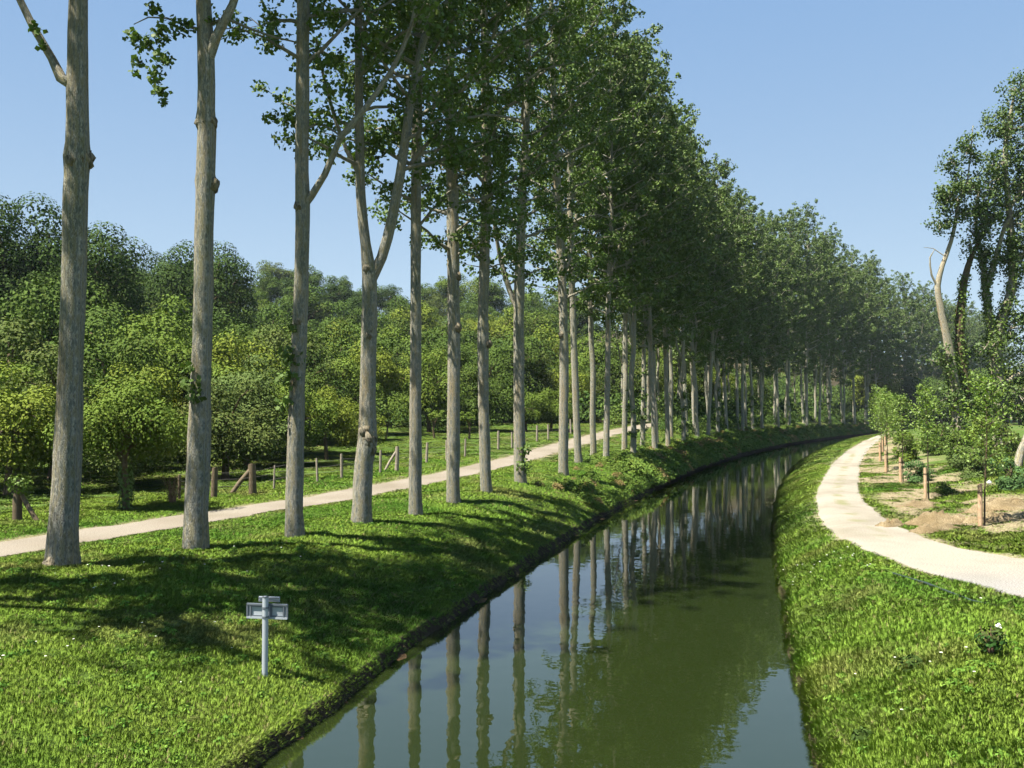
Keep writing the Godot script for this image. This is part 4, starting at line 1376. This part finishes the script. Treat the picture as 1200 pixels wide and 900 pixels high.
func sow_all() -> void:
	var r := RandomNumberGenerator.new()
	r.seed = 12
	var fine := tuft(r, 16, 0.026, 0.55)
	var coarse := tuft(r, 18, 0.034, 0.55)
	sow("bank_grass", "green grass covering the left bank under the poplars", fine, 1, [[-1.0, 6.0, 20.0, 0.02, 13.0, 560.0, 0.075, 0.105], [-1.0, 20.0, 34.0, 0.02, 18.0, 230.0, 0.08, 0.14], [-1.0, 34.0, 62.0, 0.02, 16.0, 80.0, 0.09, 0.20]])
	sow("verge_grass", "bright green grass covering the right bank down to the water", fine, 2, [[1.0, 5.0, 20.0, 0.0, 9.0, 560.0, 0.09, 0.11], [1.0, 20.0, 34.0, 0.0, 9.0, 250.0, 0.09, 0.14], [1.0, 34.0, 70.0, 0.0, 7.0, 110.0, 0.09, 0.19], [1.0, 70.0, 150.0, 0.0, 8.0, 16.0, 0.09, 0.45]])
	sow("meadow_grass", "sunny green grass of the meadow behind the fence", coarse, 3, [[-1.0, 18.0, 62.0, 14.0, 34.0, 13.0, 0.07, 0.42], [-1.0, 18.0, 62.0, 34.0, 56.0, 6.0, 0.08, 0.6], [-1.0, 62.0, 120.0, 6.0, 42.0, 7.0, 0.08, 0.55]])
	sow("rough_grass", "rough grass among the young trees right of the gravel path", coarse, 4, [[1.0, 20.0, 62.0, 5.0, 16.0, 28.0, 0.12, 0.34], [1.0, 40.0, 110.0, 12.0, 40.0, 6.0, 0.13, 0.55]])
	# nettles and brambles on the left bank, further along
	var b := MB.new()
	lump(b, r, 0.55, 0.75, 260, 0.15)
	var xf := []
	var cols := PackedColorArray()
	r.seed = 71
	for i in 2400:
		var s := 44.0 + pow(r.randf(), 1.4) * 200.0
		var u := r.randf_range(0.0, 1.0)
		u = u * u * 5.0 + 0.1
		if s < 58.0 and r.randf() < 0.65:
			continue
		var d := -HALF - u
		var p := xz(s, d)
		var k := r.randf_range(0.6, 1.5) * (1.0 if s > 60.0 else 0.55) * (1.0 if u < 2.5 else 0.6)
		xf.append(Transform3D(Basis(Vector3.UP, r.randf() * TAU).scaled(Vector3(k * 1.2, k * r.randf_range(0.7, 1.3), k * 1.2)), Vector3(p.x, height(s, d, p.x, p.y) - 0.05, -p.y)))
		var c := Color(0.070, 0.125, 0.022).lerp(Color(0.115, 0.165, 0.030), r.randf())
		if r.randf() < 0.12:
			c = Color(0.19, 0.15, 0.06)
		cols.append(c)
	scatter("bank_undergrowth", "nettles and brambles along the left water's edge further down the canal", "undergrowth", b.build(M.grass), xf, cols)
	# dark underwood at the foot of the wood and behind the far poplars
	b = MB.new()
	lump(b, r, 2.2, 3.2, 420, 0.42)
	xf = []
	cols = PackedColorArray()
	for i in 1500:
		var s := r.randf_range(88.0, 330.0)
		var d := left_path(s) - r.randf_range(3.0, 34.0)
		if s > 128.0 and i % 3 == 0:
			d = r.randf_range(-26.0, -13.0)
		if s < 112.0 and d > -31.0:
			continue
		var k := r.randf_range(0.6, 1.4)
		if s > 108.0 and i % 4 == 1:
			d = r.randf_range(-14.0, -10.5)
			k *= 0.5
		var p := xz(s, d)
		xf.append(Transform3D(Basis(Vector3.UP, r.randf() * TAU).scaled(Vector3.ONE * k), Vector3(p.x, height(s, d, p.x, p.y) - 0.1, -p.y)))
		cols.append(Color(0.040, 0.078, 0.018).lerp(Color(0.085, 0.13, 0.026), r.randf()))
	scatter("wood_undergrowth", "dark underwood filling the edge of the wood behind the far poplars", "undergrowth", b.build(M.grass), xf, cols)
	# broad-leaved weeds in the turf and daisies
	b = MB.new()
	lump(b, r, 0.08, 0.07, 30, 0.04)
	xf = []
	cols = PackedColorArray()
	for i in 1700:
		var s := r.randf_range(8.0, 30.0)
		var d := -HALF - r.randf_range(0.3, 11.0)
		if i % 4 == 0:
			d = HALF + r.randf_range(0.3, 4.5)
		var p := xz(s, d)
		if d > 0.0 and right_path(s, d) < 1.25 or d < 0.0 and absf(d - left_path(s)) < 1.7:
			continue
		if nz2.get_noise_2d(p.x * 9.0, p.y * 9.0) < 0.0 and r.randf() < 0.7:
			continue
		xf.append(Transform3D(Basis(Vector3.UP, r.randf() * TAU).scaled(Vector3.ONE * r.randf_range(0.7, 1.6)), Vector3(p.x, height(s, d, p.x, p.y) + 0.02, -p.y)))
		cols.append(Color(0.075, 0.165, 0.022).lerp(Color(0.15, 0.25, 0.04), r.randf()))
	scatter("turf_weeds", "clover and broad-leaved weeds scattered through the bank turf", "weeds", b.build(M.grass), xf, cols)
	b = MB.new()
	for k in 7:
		var a := TAU * k / 7.0
		b.leaf(Vector3(cos(a) * 0.016, 0.13, sin(a) * 0.016), Vector3(cos(a) * 0.3, 1, sin(a) * 0.3).normalized(), a, 0.034, 0.026, Color.WHITE)
	b.tube([Vector3(0, -0.02, 0), Vector3(0, 0.13, 0)], [0.004, 0.003], 3, Color(0.2, 0.3, 0.1), null, 0.0, false)
	xf = []
	cols = PackedColorArray()
	for q in [[-1.0, 18.0, 6.5, 12], [-1.0, 15.0, 3.0, 8], [-1.0, 12.0, 5.0, 8], [1.0, 28.0, 1.2, 14], [1.0, 25.5, 1.7, 12], [1.0, 19.0, 4.4, 10], [1.0, 15.5, 1.6, 8], [1.0, 14.0, 4.0, 6], [-1.0, 21.0, 5.0, 8]]:
		for i in q[3]:
			var s: float = q[1] + r.randf_range(-1.6, 1.6)
			var d: float = q[0] * (HALF + maxf(0.2, q[2] + r.randf_range(-1.3, 1.3)))
			if d > 0.0 and right_path(s, d) < 1.25:
				continue
			var p := xz(s, d)
			xf.append(Transform3D(Basis(Vector3.UP, r.randf() * TAU).scaled(Vector3.ONE * r.randf_range(0.5, 1.0)), Vector3(p.x, height(s, d, p.x, p.y) + 0.03, -p.y)))
			cols.append(Color.WHITE)
	scatter("daisies", "small white flowers dotted in the grass of both banks", "flowers", b.build(M.petal), xf, cols)


func _ready() -> void:
	# camera: on the bridge, 5.2 m above the water
	var cam := Camera3D.new()
	cam.name = "camera"
	cam.fov = rad_to_deg(2.0 * atan(450.0 / 1050.0))
	cam.position = Vector3(0, 5.2, 0)
	cam.rotation = Vector3(atan(32.0 / 1050.0), 0, 0)
	cam.near = 0.1
	cam.far = 3000.0
	add_child(cam)
	cam.current = true
	# sky, exposure and sun
	var we := WorldEnvironment.new()
	we.name = "world_environment"
	var env := Environment.new()
	env.background_mode = Environment.BG_SKY
	var sk := ProceduralSkyMaterial.new()
	sk.sky_top_color = lin(0.061, 0.114, 0.206)
	sk.sky_horizon_color = lin(0.212, 0.266, 0.291)
	sk.sky_curve = 0.16
	sk.ground_bottom_color = lin(0.045, 0.055, 0.03)
	sk.ground_horizon_color = lin(0.15, 0.18, 0.165)
	var sky := Sky.new()
	sky.sky_material = sk
	env.sky = sky
	env.tonemap_mode = Environment.TONE_MAPPER_LINEAR
	env.tonemap_exposure = 3.5
	env.sdfgi_enabled = true
	env.ssao_enabled = true
	env.ssil_enabled = true
	# thin summer haze
	env.fog_enabled = true
	env.fog_density = 0.00009
	env.fog_light_color = Color(0.86, 0.92, 1.0)
	we.environment = env
	add_child(we)
	var sun := DirectionalLight3D.new()
	sun.name = "sun"
	sun.light_energy = 1.6
	sun.light_color = Color(1.0, 0.97, 0.92)
	sun.light_angular_distance = 0.5
	sun.shadow_enabled = true
	add_child(sun)
	sun.look_at_from_position(Vector3.ZERO, Vector3(0.393, -0.891, -0.227), Vector3.UP)
	# noise, land
	nz.seed = 1
	nz.frequency = 0.02
	nz.fractal_octaves = 3
	nz2.seed = 2
	nz2.frequency = 0.03
	nz2.fractal_octaves = 3
	lay_axis()
	lay_right_path()
	make_materials()
	lay_ground()
	lay_water()
	lay_paths()
	print("land ", Time.get_ticks_msec())
	plant_poplars()
	print("poplars ", Time.get_ticks_msec())
	plant_wood()
	plant_orchard()
	plant_right_trees()
	print("trees ", Time.get_ticks_msec())
	plant_stakes()
	build_fence()
	build_sign()
	small_things()
	sow_all()
	print("done ", Time.get_ticks_msec())
